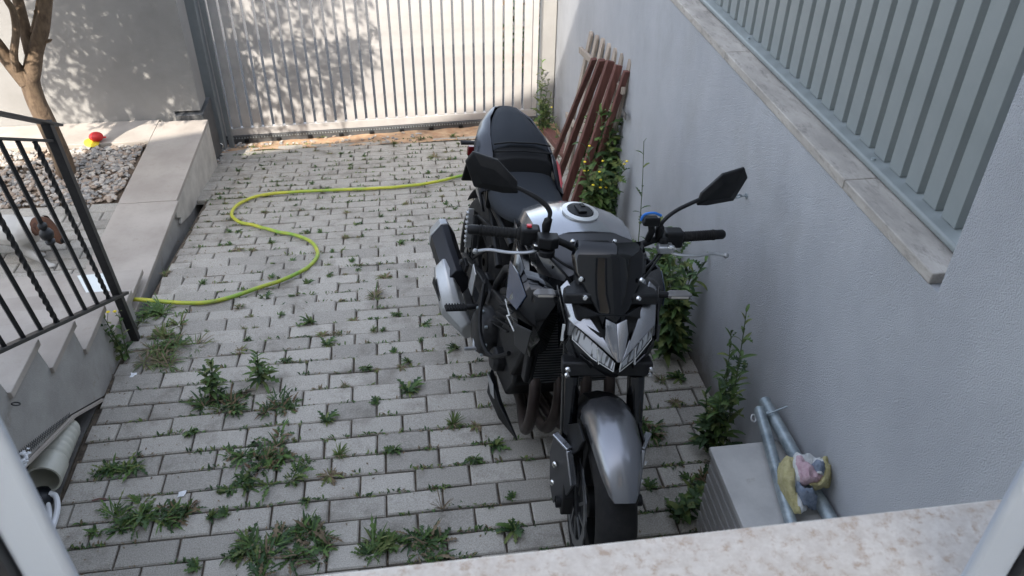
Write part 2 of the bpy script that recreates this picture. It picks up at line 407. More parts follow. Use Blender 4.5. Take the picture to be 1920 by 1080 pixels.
# gravel bed: soil + pebbles
b = MB(); nx, ny = 50, 26; vs = []
for j in range(ny + 1):
    for i in range(nx + 1):
        x = -4.2 + 2.46 * i / nx; y = 4.60 + .82 * j / ny
        vs.append((x, y, YZ - .012 + .02 * noise.noise(Vector((x * 4, y * 4, 3)))))
b.add(vs, [(j * (nx + 1) + i, j * (nx + 1) + i + 1, (j + 1) * (nx + 1) + i + 1, (j + 1) * (nx + 1) + i) for j in range(ny) for i in range(nx)])
tag(b.build('flower_bed', DSOIL), kind='structure')
def ico():
    bm = bmesh.new(); bmesh.ops.create_icosphere(bm, subdivisions=1, radius=1); v = [x.co.copy() for x in bm.verts]; f = [[q.index for q in x.verts] for x in bm.faces]; bm.free(); return v, f
IV, IF = ico()
def pebbles(b, n, fn, smin, smax, seed, nm=3):
    rg = random.Random(seed)
    for _ in range(n):
        p = fn(rg)
        if p is None: continue
        s = rg.uniform(smin, smax); e = (s * rg.uniform(.8, 1.35), s * rg.uniform(.65, 1), s * rg.uniform(.4, .65))
        M = Matrix.Rotation(rg.uniform(0, 6.28), 3, 'Z') @ Matrix.Rotation(rg.uniform(-.5, .5), 3, 'X')
        b.add([M @ Vector((v.x * e[0] * rg.uniform(.85, 1.15), v.y * e[1] * rg.uniform(.85, 1.15), v.z * e[2])) + Vector(p) for v in IV], IF, rg.randrange(nm))
P1 = mat('pebble_pale', (.34, .305, .265), .8, col2=(.48, .44, .39), scale=30, detail=2)
P2 = mat('pebble_tan', (.27, .21, .16), .8, col2=(.38, .31, .25), scale=30, detail=2)
P3 = mat('pebble_grey', (.20, .19, .18), .8, col2=(.32, .31, .29), scale=30, detail=2)
b = MB()
def bedpt(rg):
    x = rg.uniform(-3.6, -1.77); y = rg.uniform(4.62, 5.40)
    dens = noise.noise(Vector((x * 2.2, y * 2.2, 8))) + .75 - max(0, (y - 5.05)) * .9 * (1 if x < -2.2 else 0)
    if rg.random() > dens + .25: return None
    return (x, y, YZ + rg.uniform(-.002, .012))
pebbles(b, 3300, bedpt, .010, .024, 5)
tag(b.build('gravel', [P1, P2, P3]), 'rounded pale and brown pebbles covering the bed under the tree', kind='stuff')
b = MB()
def trackpt(rg):
    x = rg.uniform(-1.45, .1) if rg.random() < .7 else rg.uniform(-1.62, -1.2); y = 6.16 + rg.random() ** 2 * .16 * rg.choice((-1, 1)) + .06
    if rg.random() < .35: x = rg.uniform(-1.56, -1.38); y = rg.uniform(5.75, 6.15)
    return (x, y, gz(y) + .008)
pebbles(b, 170, trackpt, .009, .02, 9)
tag(b.build('gravel', [P1, P2, P3]), 'loose pebbles and rubble lying along the gate track', kind='stuff')

# ------------------------------------------------------------------ kerb (travertine topped low wall)
kb = empty('low_kerb_wall', 'low wall with broad travertine top slabs between the paved yard and the driveway', 'kerb', (-1.56, 4.6, -.3))
def inv(o): return lambda v: v - Vector(o.location)
b = MB(); b.bb((-1.72, 3.55, -.7), (-1.415, 5.72, -.135)); b.build('wall_core', STUCS, kb, tf=inv(kb), smooth=False)
b = MB(); b.bb((-1.735, 4.552, -.135), (-1.395, 5.725, -.108)); b.build('coping_slab', TRAV, kb, tf=inv(kb), bevel=.003)
b = MB(); b.bb((-1.735, 3.40, -.137), (-1.385, 4.548, -.110)); b.build('coping_slab', TRAV, kb, tf=inv(kb), bevel=.003)
b = MB(); b.prism([(-1.414, 5.72, -.137), (-1.414, 4.50, -.137), (-1.414, 4.48, -.19), (-1.414, 4.56, -.235), (-1.414, 4.53, -.262), (-1.414, 4.75, -.33), (-1.414, 5.72, -.5)], (.018, 0, 0))
b.build('side_slab', CAST, kb, tf=inv(kb), bevel=.002)
b = MB(); b.prism([(-1.41, 4.46, -.14), (-1.41, 3.30, -.14), (-1.41, 3.3, -.1), (-1.41, 3.2, -.2), (-1.41, 4.46, -.3)], (.006, 0, 0)); b.build('render_patch', STUCS, kb, tf=inv(kb))
# back edging along the wall
b = MB(); b.bb((-6.0, 5.42, -.20), (-1.74, 5.775, -.112))
tag(b.build('stone_edging', TRAV, bevel=.003), 'travertine edging strip along the foot of the sunlit left wall', 'edging')

# ------------------------------------------------------------------ left wall
b = MB(); b.prism([(-7, 5.78, -.6), (-1.625, 5.78, -.6), (-1.625, 5.78, -.06), (-1.445, 5.78, -.06), (-1.445, 5.78, 2.3), (-7, 5.78, 2.3)], (0, .22, 0))
tag(b.build('rendered_wall', STUCL, smooth=False), 'tall pale rendered garden wall behind the tree, dappled with leaf shadows', 'wall')
b = MB(); b.bb((-1.62, 5.74, -.62), (-1.425, 6.06, -.075))
tag(b.build('motor_box', DARKM, bevel=.006), 'black gate motor box tucked between the kerb end and the gate post', 'gate motor')

# ------------------------------------------------------------------ gate
GA = Vector((-1.43, 6.32, 0)); GB = Vector((1.14, 6.54, 0)); gd = (GB - GA).normalized(); GL = (GB - GA).length
gang = math.atan2(gd.y, gd.x)
gate = empty('sliding_gate', 'wide light grey sliding metal gate of upright flat slats closing the driveway', 'gate', (GA.x, GA.y, -.56), gang)
def gzat(u): return -.52 * 0 + (-.052) * u / GL          # the lower rail drops slightly to the right
def gbar(name, u0, u1, z0, z1, t0=-.02, t1=.02, m_=GATEM, bev=.002):
    b = MB(); vs = [(u0, t0, z0 + gzat(u0)), (u1, t0, z0 + gzat(u1)), (u1, t1, z0 + gzat(u1)), (u0, t1, z0 + gzat(u0)), (u0, t0, z1 + gzat(u0)), (u1, t0, z1 + gzat(u1)), (u1, t1, z1 + gzat(u1)), (u0, t1, z1 + gzat(u0))]
    b.add(vs, [(0, 3, 2, 1), (4, 5, 6, 7), (0, 1, 5, 4), (1, 2, 6, 5), (2, 3, 7, 6), (3, 0, 4, 7)])
    return b.build(name, m_, gate, bevel=bev)
gbar('bottom_rail', -.02, GL, .050, .112)
gbar('top_rail', -.02, GL, 2.02, 2.08)
gbar('stile', -.02, .05, .113, 2.018)
gbar('stile', GL - .045, GL, .113, 2.018)
gbar('track_channel', -.02, GL + .02, -.025, .048, -.035, .015, DARKM)
# slats
sm = MB(); sm.box((0, 0, 0), (.0635, .022, 1.904)); s0 = sm.build('slat', GATEM, gate, bevel=.0015)
nsl = 30; pitch = (GL - .05 - .045) / nsl
s0.location = (.05 + pitch * .5 + .006, 0, .113 + .952 + gzat(.05))
for k in range(1, nsl):
    c = s0.copy(); COL.objects.link(c); c.parent = gate; u_ = .05 + pitch * (k + .5) + .004; c.location = (u_, 0, .1135 + .952 + gzat(u_) )
# toothed rack strip and its bolts
b = MB()
for k in range(int(GL / .022)):
    u_ = .01 + k * .022; zz = gzat(u_)
    b.add([(u_, -.040, .030 + zz), (u_ + .012, -.040, .030 + zz), (u_ + .006, -.040, .044 + zz), (u_, -.036, .030 + zz), (u_ + .012, -.036, .030 + zz), (u_ + .006, -.036, .044 + zz)], [(0, 1, 2), (3, 5, 4), (0, 2, 5, 3), (1, 4, 5, 2), (0, 3, 4, 1)])
    b.box((u_ + .008, -.040, -.020 + zz), (.009, .008, .010))
o = b.build('rack_teeth', STEEL, gate, smooth=False); o['kind'] = 'stuff'
for k in range(10):
    b = MB(); u_ = .16 + k * .25; b.box((u_, -.045, .012 + gzat(u_)), (.036, .02, .022)); b.build('rack_bolt', BLKP, gate, bevel=.003)
gp = empty('gate_post', 'grey square guide post left of the gate with bright ring near its foot', 'post', (-1.45, 6.16, -.57))
b = MB(); b.bb((-.055, -.05, -.02), (.045, .05, 2.6)); b.build('post', POSTM, gp, bevel=.004)
b = MB(); b.bb((.062, .02, .0), (.098, .06, 2.6)); b.build('guide_channel', POSTM, gp, bevel=.003)
b = MB(); b.lathe([(.022 + .006 * math.cos(t), .006 * math.sin(t)) for t in [k * .7854 for k in range(8)]], (.01, -.066, .075), (0, -1, .25), 24, closed=True); b.build('ring', CHROME, gp)
b = MB(); b.tube([(.01, -.05, .0), (.01, -.06, .05)], .02, 12); b.build('ring_stem', STEEL, gp)
b = MB(); b.bb((1.165, 6.46, -.7), (1.275, 6.62, 2.4))
tag(b.build('gate_pillar', STUCL, bevel=.004), 'pale sunlit pillar at the right end of the gate', 'pillar')
# a dark hedge patch and dry grass over the road, seen through the right-hand gaps
def leafcloud(name, mats, n, fn, size, seed, asp=.4):
    rg = random.Random(seed); b = MB()
    for _ in range(n):
        p = fn(rg)
        if p is None: continue
        a = Vector((rg.gauss(0, 1), rg.gauss(0, 1), rg.gauss(0, 1))).normalized(); c = a.cross(Vector((rg.gauss(0, 1), rg.gauss(0, 1), rg.gauss(0, 1)))).normalized()
        s_ = size * rg.uniform(.6, 1.3); p = Vector(p)
        b.add([p - a * s_, p + c * s_ * asp, p + a * s_, p - c * s_ * asp], [(0, 1, 2, 3)], rg.randrange(len(mats)))
    return b
b = leafcloud('hedge', [LD, LG, LB], 1500, lambda r_: (r_.uniform(1.0, 2.1), r_.uniform(7.6, 8.3), -.66 + r_.random() ** 1.5 * .7), .035, 4)
tag(b.build('roadside_bush', [LD, LD, LB], smooth=False), 'low dark bush beyond the right end of the gate, seen between its slats', 'bush')

# ------------------------------------------------------------------ right boundary wall, coping, fence
rw = empty('boundary_wall', 'grey blue stucco wall along the right side of the driveway topped with stone coping', 'wall', (1.2, 3, 0))
def WX(y): return 1.1755 + (y - 1.35) * .021
b = MB(); b.prism([(WX(1.30), 1.30, -.9), (WX(6.62), 6.62, -.9), (WX(6.62) + .26, 6.62, -.9), (WX(1.30) + .26, 1.30, -.9)], (0, 0, 2.184))
rw0 = b.build('wall_face', STUC, rw, tf=inv(rw), smooth=False)
edges = [1.385, 1.838, 2.835, 3.83, 4.83, 5.83, 6.62]
for a, c in zip(edges, edges[1:]):
    b = MB(); x0, x1 = WX(a) - .004, WX(c) - .004; a2, c2 = a + .0015, c - .0015
    b.prism([(x0, a2, 1.2845), (x1, c2, 1.2845), (x1 + .2, c2, 1.2845), (x0 + .2, a2, 1.2845)], (0, 0, .030)); b.build('coping_slab', TRAVD, rw, tf=inv(rw), bevel=.003)
fn = empty('metal_fence', 'grey green metal fence of upright box slats standing on the wall coping', 'fence', (1.3, 3, 1.32))
def FX(y): return WX(y) + .085
b = MB(); b.prism([(FX(1.37), 1.37, 1.316), (FX(6.4), 6.4, 1.316), (FX(6.4) + .085, 6.4, 1.316), (FX(1.37) + .085, 1.37, 1.316)], (0, 0, .022)); b.build('bottom_rail', FENCE, fn, tf=inv(fn), bevel=.008, seg=3)
b = MB(); b.prism([(FX(1.37) + .01, 1.37, 2.4), (FX(6.4) + .01, 6.4, 2.4), (FX(6.4) + .07, 6.4, 2.4), (FX(1.37) + .07, 1.37, 2.4)], (0, 0, .03)); b.build('top_rail', FENCE, fn, tf=inv(fn), bevel=.004)
sm = MB(); sm.box((0, 0, 0), (.026, .0615, 1.06)); s0 = sm.build('slat', FENCE, fn, bevel=.002)
k = 0; y = 1.556
while y < 4.9:
    c = s0 if k == 0 else s0.copy()
    if k: COL.objects.link(c); c.parent = fn
    c.location = Vector((FX(y) + .052, y, 1.3385 + .53)) - Vector(fn.location); c.rotation_euler = (0, 0, -.021)
    if k == 0: k = 1
    y += .0885
for y in (1.9, 2.9, 3.9):
    b = MB(); b.lathe([(0.0, .006), (.006, .005), (.007, 0)], (FX(y) + .018, y, 1.338), (0, 0, 1), 10); b.build('rail_screw', STEEL, fn, tf=inv(fn))
hk = empty('wall_hook', 'small steel eye hook screwed into the grey wall beside the right mirror', 'hook', (WX(2.427), 2.427, .934))
b = MB(); b.lathe([(.011 + .0028 * math.cos(t), .0028 * math.sin(t)) for t in [k * .7854 for k in range(8)]], (-.032, 0, 0), (0, 1, .6), 20, closed=True); b.build('eye', STEEL, hk)
b = MB(); b.tube([(0, 0, 0), (-.022, 0, 0)], .003, 8); b.lathe([(.010, 0), (.010, -.004), (0, -.005)], (0, 0, 0), (1, 0, 0), 12); b.build('shank', STEEL, hk)

# ------------------------------------------------------------------ the house the photo is taken from
hs = empty('house', 'house whose rough stucco side wall and marble window sill frame the view', 'house', (0, .4, 0))
T_ = inv(hs)
b = MB(); b.prism([(WX(.30) - .0004, .30, -.6), (WX(1.3525) - .0004, 1.3525, -.6), (WX(1.35) + .3, 1.3525, -.6), (WX(1.35) + .3, .30, -.6)], (0, 0, 4.2)); b.build('side_wall', STUC, hs, tf=T_, smooth=False)
y0, y1 = .12, .42
OX0, OX1, OZ0, OZ1 = -.36, .60, 1.72, 3.3
def ztop(x): return 6.30 + .3375 * (x - 1.28) if x > -5 else 4.18
for pol in ([(-9, -.9), (OX0, -.9), (OX0, ztop(OX0)), (-5, ztop(-5)), (-9, 4.18)], [(OX1, -.9), (6, -.9), (6, ztop(6)), (OX1, ztop(OX1))], [(OX0, -.9), (OX1, -.9), (OX1, OZ0), (OX0, OZ0)], [(OX0, OZ1), (OX1, OZ1), (OX1, ztop(OX1)), (OX0, ztop(OX0))]):
    b = MB(); b.prism([(x, y0, z) for x, z in pol], (0, y1 - y0, 0)); b.build('front_wall', PLAST, hs, tf=T_, smooth=False)
b = MB()
for a, c in (((-2.5, -3.2, .9), (-1.6, -3.1, 3.6)), ((1.6, -3.2, .9), (2.5, -3.1, 3.6)), ((-1.6, -3.2, .9), (1.6, -3.1, 1.6)), ((-2.6, -3.2, .9), (-2.5, .11, 3.6)), ((2.5, -3.2, .9), (2.6, .11, 3.6)), ((-2.6, -3.2, 3.6), (2.6, .11, 3.7)), ((-2.6, -3.2, .8), (2.6, .11, .9))): b.bb(a, c)
b.build('room_shell', INNER, hs, tf=T_, smooth=False)  # unseen room, its back wall left open to brighten sill and frames
b = MB(); b.bb((-.52, .05, 1.722), (.78, .4515, 1.750)); b.build('window_sill', TRAVS, hs, tf=T_, bevel=.003)
wf = MB(); wf.bb((-.256, .344, 1.752), (-.227, .354, 3.3)); wf = wf.build('window_frame', FRAMEW, hs, tf=T_, bevel=.004)
g_ = MB(); g_.bb((-.268, .338, 1.752), (-.2565, .352, 3.3)); g_.build('gasket', DGLASS, wf, tf=T_)
g_ = MB(); g_.bb((-.358, .335, 1.752), (-.2685, .350, 3.3)); g_.build('casement', NAVY, wf, tf=T_)
wf = MB(); wf.bb((.427, .344, 1.752), (.464, .354, 3.3)); wf = wf.build('window_frame', FRAMEW, hs, tf=T_, bevel=.004)
g_ = MB(); g_.bb((.4645, .338, 1.752), (.482, .352, 3.3)); g_.build('gasket', DGLASS, wf, tf=T_)
g_ = MB(); g_.bb((.4825, .335, 1.752), (.598, .350, 3.3)); g_.build('casement', NAVY, wf, tf=T_)

# ------------------------------------------------------------------ stairs on the left
st = empty('stone_steps', 'rendered outdoor staircase with pale travertine treads rising on the left', 'stairs', (-1.9, 3, 0)); T_ = inv(st)
TR = [(-.035, 3.30, 3.70), (.106, 3.006, 3.315), (.249, 2.722, 3.000), (.392, 2.446, 2.708), (.535, 2.160, 2.420), (.680, 1.875, 2.135), (.823, 1.59, 1.85), (.966, 1.30, 1.565), (1.11, 1.02, 1.28)]
SX = -1.335
for (z, ya, yb) in TR:
    b = MB(); b.bb((-3.2, ya - .012, z - .028), (SX + .012 if z > 0 else -1.39, yb + .004, z)); b.build('tread', TRAV, st, tf=T_, bevel=.003)
pts = [(3.70, -.066), (3.70, -.3)]
prof = [(3.29, -.30)]
top = []
for (z, ya, yb) in TR[1:]:
    top += [(yb - .015, z - .0285), (ya - .004 , z - .0285)]
poly = [(3.30, -.3), (3.30, .0775)] + top[1:] + [(1.0, .75), (2.069, .292), (2.445, .147), (2.79, -.06), (2.80, -.3)]
b = MB(); b.prism([(SX, y, z) for y, z in poly], (-1.9, 0, 0)); b.build('stair_body', STUCS, st, tf=T_, smooth=False)
b = MB(); b.bb((-3.2, 3.31, -.3), (-1.42, 3.69, -.064)); b.build('riser_block', STUCS, st, tf=T_, smooth=False)
b = MB(); b.prism([(SX + .002, 2.70, -.012), (SX + .002, 2.445, .142), (SX + .002, 1.9, .36), (SX + .002, 1.9, .350), (SX + .002, 2.445, .130), (SX + .002, 2.70, -.024)], (.012, 0, 0)); b.build('edge_trim', TRAV, st, tf=T_)
b = MB()
for k in range(40):       # wire mesh behind the trim
    t = k / 39; q_ = Vector((SX + .005, 2.42 - .46 * t, .157 + .205 * t)); w_ = .012 + .026 * t
    b.tube([q_, q_ + Vector((0, .012, w_))], .0011, 4); b.tube([q_ + Vector((0, .012, 0)), q_ + Vector((0, 0, w_))], .0011, 4)
o = b.build('wire_mesh', DARKM, st, tf=T_); 
b = MB(); pebbles(b, 26, lambda r_: (SX + .012 + r_.uniform(-.004, .012), 2.03 + r_.uniform(-.05, .06), .325 + r_.uniform(-.014, .02)), .006, .012, 8, 1)
tag(b.build('white_pebbles', PVCW), 'handful of white pebbles caught in the wire mesh under the steps', kind='stuff')
b = MB(); b.lathe([(.012 + .0025 * math.cos(t), .0025 * math.sin(t)) for t in [k * .7854 for k in range(8)]], (SX + .022, 2.13, .5), (.3, .4, 1), 18, closed=True)
b.build('cable_loop', IRON, st, tf=T_)

# railing
rl = empty('stair_railing', 'black wrought iron stair railing with plain and twisted balusters', 'railing', (-1.3, 3, .3)); T_ = inv(rl)
RX = -1.3
ptop = PL(86, 228, x=RX - .03); pbot = Vector((RX, 3.135, gz(3.135) + .0))
b = MB(); b.bar(pbot, ptop, .034, .034, (1, 0, 0)); b.build('post', IRON, rl, tf=T_, bevel=.003)
hr0 = PL(0, 213, x=RX - .02); hr1 = PL(104, 234, x=RX - .03); dh = (hr1 - hr0)
b = MB(); b.bar(hr1 + dh * .05, hr0 - dh * 5, .042, .010, (0, 0, 1)); b.build('handrail', IRON, rl, tf=T_, bevel=.002)
sr0 = PL(0, 260, x=RX - .02); sr1 = PL(96, 264, x=RX - .03); ds = sr1 - sr0
b = MB(); b.bar(sr1, sr0 - ds * 5, .022, .010); b.build('upper_rail', IRON, rl, tf=T_, bevel=.002)
br0 = PL(0, 657, x=RX); br1 = PL(236, 549, x=RX); db = br1 - br0
b = MB(); b.bar(br1, br0 - db * 1.2, .028, .014); b.build('lower_rail', IRON, rl, tf=T_, bevel=.002)
bots = [(205, 562), (184, 572), (160, 583), (138, 593), (110, 606), (81, 620), (45, 637), (10, 653)]; tops = [(65, 266), (32, 264), (2, 262)]
bl = [PL(*q, x=RX) for q in bots]; tl = [PL(*q, x=RX - .02) for q in tops]
stepv = (bl[-1] - bl[0]) / (len(bl) - 1)
lean = tl[0] - bl[0]
for k in range(12):
    p = bl[0] + stepv * k; q = p + lean
    b = MB()
    if k % 4 == 0:
        n = 90; b.tube([p.lerp(q, i / n) for i in range(n + 1)], .0105, 4, twist=.42)
    else: b.tube([p, q], .0095, 4)
    o = b.build('baluster', IRON, rl, tf=T_, ang=50)
    if k == 2:
        c = p.lerp(q, .50); d = (q - p).normalized()
        b = MB(); b.lathe([(.008, -.05), (.016, -.045), (.018, -.035), (.010, -.028), (.022, -.016), (.025, 0), (.020, .012), (.010, .02), (.016, .03), (.016, .04), (.008, .05)], c, d, 20); b.build('collar', IRON, o, tf=T_)

# things under the steps
pa = H(121, 808, .085); pb_ = H(84, 893, .11)
b = MB(); ax = (pb_ - pa); L_ = ax.length; ax.normalize()
prof = [(.050, -.02)]
for k in range(6): t = -.01 + k * (L_ - .07) / 6; prof += [(.052, t), (.055, t + .008), (.055, t + .016), (.052, t + .024)]
prof += [(.060, L_ - .07), (.060, L_ + .02), (.053, L_ + .02), (.050, L_ - .12), (0, L_ - .13)]
b.lathe(prof, pa, ax, 28); tag(b.build('drain_pipe', PVC, ang=25), 'fat beige plastic drain pipe lying open mouthed under the steps', 'pipe')
b = MB(); pts = smoothpath([H(92, 925, .06), H(104, 930, .05), H(108, 950, .04), H(103, 975, .03), H(92, 1000, .03), H(70, 1020, .03)], 6); b.tube(pts, .010, 10)
pts = smoothpath([H(86, 935, .05), H(91, 950, .035), H(93, 970, .03), H(88, 990, .02)], 6); b.tube(pts, .009, 10)
tag(b.build('white_hose', PVCW), 'curved white hose end lying in front of the drain pipe mouth', 'hose')
b = MB(); c = H(75, 935, .04); b.ball(c, (.05, .05, .04), 12); b.box(c + Vector((-.03, -.05, 0)), (.08, .06, .06))
tag(b.build('black_bucket', DGLASS), 'dark round object half hidden below the drain pipe mouth', 'container')
# ================================================================== motorcycle
# bike frame: x forward from the rear axle, y to the rider's left, z up
HD, LN, PT = R(8.10), R(9.28), R(1.77)
Fv = Vector((math.sin(HD), -math.cos(HD), 0)); Lv = Vector((math.cos(HD), math.sin(HD), 0)); Zv = Vector((0, 0, 1))
Fv = (Fv * math.cos(PT) + Zv * math.sin(PT)).normalized(); U0 = Fv.cross(Lv)
Yv = Lv * math.cos(LN) - U0 * math.sin(LN); Uv = Lv * math.sin(LN) + U0 * math.cos(LN)
bk = empty('motorcycle', 'black and silver naked sport motorcycle parked on its stand facing the camera', 'motorcycle')
m4 = Matrix((Fv, Yv, Uv)).transposed().to_4x4(); m4.translation = Vector((.311, 3.086, gz(3.086)))
bk.matrix_world = m4
STA = R(12.0); AXP = Vector((.98, 0, .95)); AXD = Vector((math.sin(R(24.5)), 0, -math.cos(R(24.5))))
RST = Matrix.Rotation(STA, 3, AXD)
def ST(v): return RST @ (v - AXP) + AXP
def part(b, name, m_, parent=bk, steer=False, **k):
    return b.build(name, m_, parent, tf=(ST if steer is True else (lambda v: ST(steer(v)))) if steer else None, **k)
def mir(pts): return [(p[0], -p[1], p[2]) for p in pts][::-1]

# wheels ------------------------------------------------------------
def wheel(name, c, Ro, W, steer, discs):
    prof = []; n = 16; rr = Ro * .62 if 0 else Ro - .095
    for i in range(n + 1):
        a = math.pi * (i / n) ; prof.append((Ro - (.085 if W > .15 else .075) * (1 - math.sin(a) ** .8), W / 2 * -math.cos(a)))
    prof = [(rr - .0, -W * .36)] + prof + [(rr, W * .36)]
    b = MB(); b.lathe(prof, c, (0, 1, 0), 64); t = part(b, name, RUB, steer=steer); 
    t.data.name = 'tyre'
    w_ = W * .34; b = MB(); b.lathe([(rr + .004, -w_), (rr - .012, -w_ + .004), (rr - .018, -w_ * .5), (rr - .03, -w_ * .3), (rr - .03, w_ * .3), (rr - .018, w_ * .5), (rr - .012, w_ - .004), (rr + .004, w_)], c, (0, 1, 0), 56)
    b.lathe([(.02, -.045), (.05, -.04), (.05, .04), (.02, .045)], c, (0, 1, 0), 24)
    for k in range(5):
        for s_ in (-.12, .12):
            a = 2 * math.pi * k / 5 + .3; a1 = a + s_
            p = Vector(c) + Vector((math.cos(a) * .045, 0, math.sin(a) * .045)); q = Vector(c) + Vector((math.cos(a1) * (rr - .022), 0, math.sin(a1) * (rr - .022)))
            b.bar(p, q, .020, .016, (0, 1, 0))
    part(b, 'rim', BLKP, t, steer=steer, bevel=.002)
    for dy, rd in discs:
        b = MB(); cc = Vector(c) + Vector((0, dy, 0)); n = 72; prof = []
        vs = []; fs = []
        for k in range(n):
            a = 2 * math.pi * k / n; ro = rd + .004 * math.sin(a * 18); ri = rd - .032
            for (r_, o_) in ((ri, -.0025), (ro, -.0025), (ro, .0025), (ri, .0025)): vs.append(cc + Vector((math.cos(a) * r_, o_, math.sin(a) * r_)))
        for k in range(n):
            for j in range(4): fs.append((k * 4 + j, k * 4 + (j + 1) % 4, ((k + 1) % n) * 4 + (j + 1) % 4, ((k + 1) % n) * 4 + j))
        b.add(vs, fs)
        for k in range(10):
            a = 2 * math.pi * k / 10; b.bar(cc + Vector((math.cos(a) * .05, 0, math.sin(a) * .05)), cc + Vector((math.cos(a + .15) * (rd - .03), 0, math.sin(a + .15) * (rd - .03))), .010, .004, (0, 1, 0))
        part(b, 'brake_disc', mat('disc_steel', (.16, .165, .17), .4, metal=.8), t, steer=steer)
    return t
wheel('rear_wheel', (0, 0, .318), .318, .185, False, [(-.105, .115)])
wheel('front_wheel', (1.455, 0, .300), .302, .122, True, [(-.072, .150), (.072, .150)])

# fork --------------------------------------------------------------
ud = Vector((-math.sin(R(24.5)), 0, math.cos(R(24.5))))
for s in (-1, 1):
    y = .105 * s; a0 = Vector((1.440, y, .305))
    b = MB(); b.tube([a0 + ud * .02, a0 + ud * .20], .0165, 16); part(b, 'fork_slider', CHROME, steer=True)
    b = MB(); b.tube([a0 + ud * .185, a0 + ud * .20, a0 + ud * .201, a0 + ud * .40, a0 + ud * .66], [.030, .030, .0265, .0275, .0275], 20); b.lathe([(.0285, -.004), (.0305, 0), (.0285, .004)], a0 + ud * .40, ud, 20)
    part(b, 'fork_tube', BLKG, steer=True)
    b = MB(); b.prism([(1.405, y - .018, .26), (1.475, y - .018, .26), (1.480, y - .018, .34), (1.44, y - .018, .40), (1.40, y - .018, .38), (1.385, y - .018, .32)], (0, .036, 0)); b.lathe([(.0, -.012), (.017, -.012), (.019, 0), (.019, .012)], (1.455, y + s * .022, .300), (0, s, 0), 18)
    f = part(b, 'axle_clamp', ENG, steer=True, bevel=.004)
    # radial caliper behind the fork
    b = MB(); b.prism([(1.30, s * .082 - .028, .33), (1.37, s * .082 - .028, .30), (1.40, s * .082 - .028, .40), (1.385, s * .082 - .028, .455), (1.32, s * .082 - .028, .43)], (0, .056, 0)); part(b, 'brake_caliper', ENG, steer=True, bevel=.008)
    # fork guard plate, grey with polished front edge
    yo = s * .140
    pl = [(1.365, s * .150, .505), (1.430, s * .112, .500), (1.492, s * .098, .410), (1.470, s * .112, .335), (1.425, s * .138, .262), (1.385, s * .148, .31), (1.350, s * .154, .42)]
    b = MB(); b.prism([(p[0] - .006, p[1] - s * .006, p[2]) for p in pl], (.010, s * .010, 0)); g_ = part(b, 'fork_guard', GREYM, steer=True, bevel=.004)
    b = MB(); b.bar((1.366, s * .150, .507), (1.432, s * .113, .502), .022, .010, (0, 0, 1)); b.bar((1.434, s * .114, .500), (1.494, s * .100, .412), .022, .010, (0, 0, 1)); part(b, 'guard_edge', SILV, g_, steer=True, bevel=.003)
    for (x, z) in ((1.425, .41), (1.425, .33)):
        b = MB(); b.lathe([(0, .006), (.009, .005), (.011, .0)], (x - .022, s * .146, z), (.5, s, 0), 14); part(b, 'bolt', CHROME, g_, steer=True)
# triple clamps
b = MB(); b.prism([(1.20, -.145, .905), (1.10, -.06, .905), (1.10, .06, .905), (1.20, .145, .905), (1.235, .145, .905), (1.235, -.145, .905)], (-.012, 0, .03)); part(b, 'upper_clamp', ENG, steer=True, bevel=.006)
b = MB(); b.prism([(1.285, -.142, .70), (1.19, -.06, .70), (1.19, .06, .70), (1.285, .142, .70), (1.325, .142, .70), (1.325, -.142, .70)], (-.018, 0, .04)); part(b, 'lower_clamp', ENG, steer=True, bevel=.006)
for s in (-1, 1):
    for k in range(2):
        b = MB(); b.lathe([(0, .008), (.007, .007), (.009, 0)], (1.328, s * .128, .71 + k * .022), (1, 0, 0), 12); part(b, 'clamp_bolt', CHROME, steer=True)

# front mudguard: loft along an arc over the wheel --------------------
cx, cz = 1.455, .300
def gsec(adeg, r, w, drop, top=.62):
    a = R(adeg); o = Vector((cx + math.cos(a) * r, 0, cz + math.sin(a) * r)); n = Vector((math.cos(a), 0, math.sin(a)))
    return [o + Vector((0, -w, 0)) - n * drop, o + Vector((0, -w * .97, 0)) - n * drop * .55, o + Vector((0, -w * top, 0)) - n * .004, o + n * .006, o + Vector((0, w * top, 0)) - n * .004, o + Vector((0, w * .97, 0)) - n * drop * .55, o + Vector((0, w, 0)) - n * drop]
secs = [gsec(46, .350, .030, .012), gsec(50, .356, .043, .024), gsec(61, .364, .060, .044), gsec(76, .367, .072, .056), gsec(92, .362, .076, .062), gsec(108, .352, .078, .066)]
inner = [[p - Vector((math.cos(R(a)), 0, math.sin(R(a)))) * .005 for p in sc] for sc, a in zip(secs, (46, 50, 60, 75, 92, 108))]
b = MB()
ring = lambda o, i: o + i[::-1]
b.loft([ring(o, i) for o, i in zip(secs, inner)]); mg = part(b, 'front_mudguard', mat('guard_silver', (.22, .225, .24), .27, metal=.85, coat=.3), steer=True, ang=50)
secs2 = [gsec(108, .351, .083, .066), gsec(128, .345, .082, .070), gsec(150, .338, .075, .06)]
b = MB(); b.loft([ring(o, [p - Vector((math.cos(R(a)), 0, math.sin(R(a)))) * .005 for p in o]) for o, a in zip(secs2, (108, 128, 150))]); part(b, 'mudguard_rear', BLKP, mg, steer=True)
for s in (-1, 1):
    b = MB(); b.prism([(1.50, s * .086, .60), (1.42, s * .088, .60), (1.34, s * .112, .52), (1.34, s * .112, .47), (1.40, s * .112, .43), (1.47, s * .09, .53)], (0, s * .008, 0)); part(b, 'mudguard_bracket', BLKP, mg, steer=True, bevel=.003)
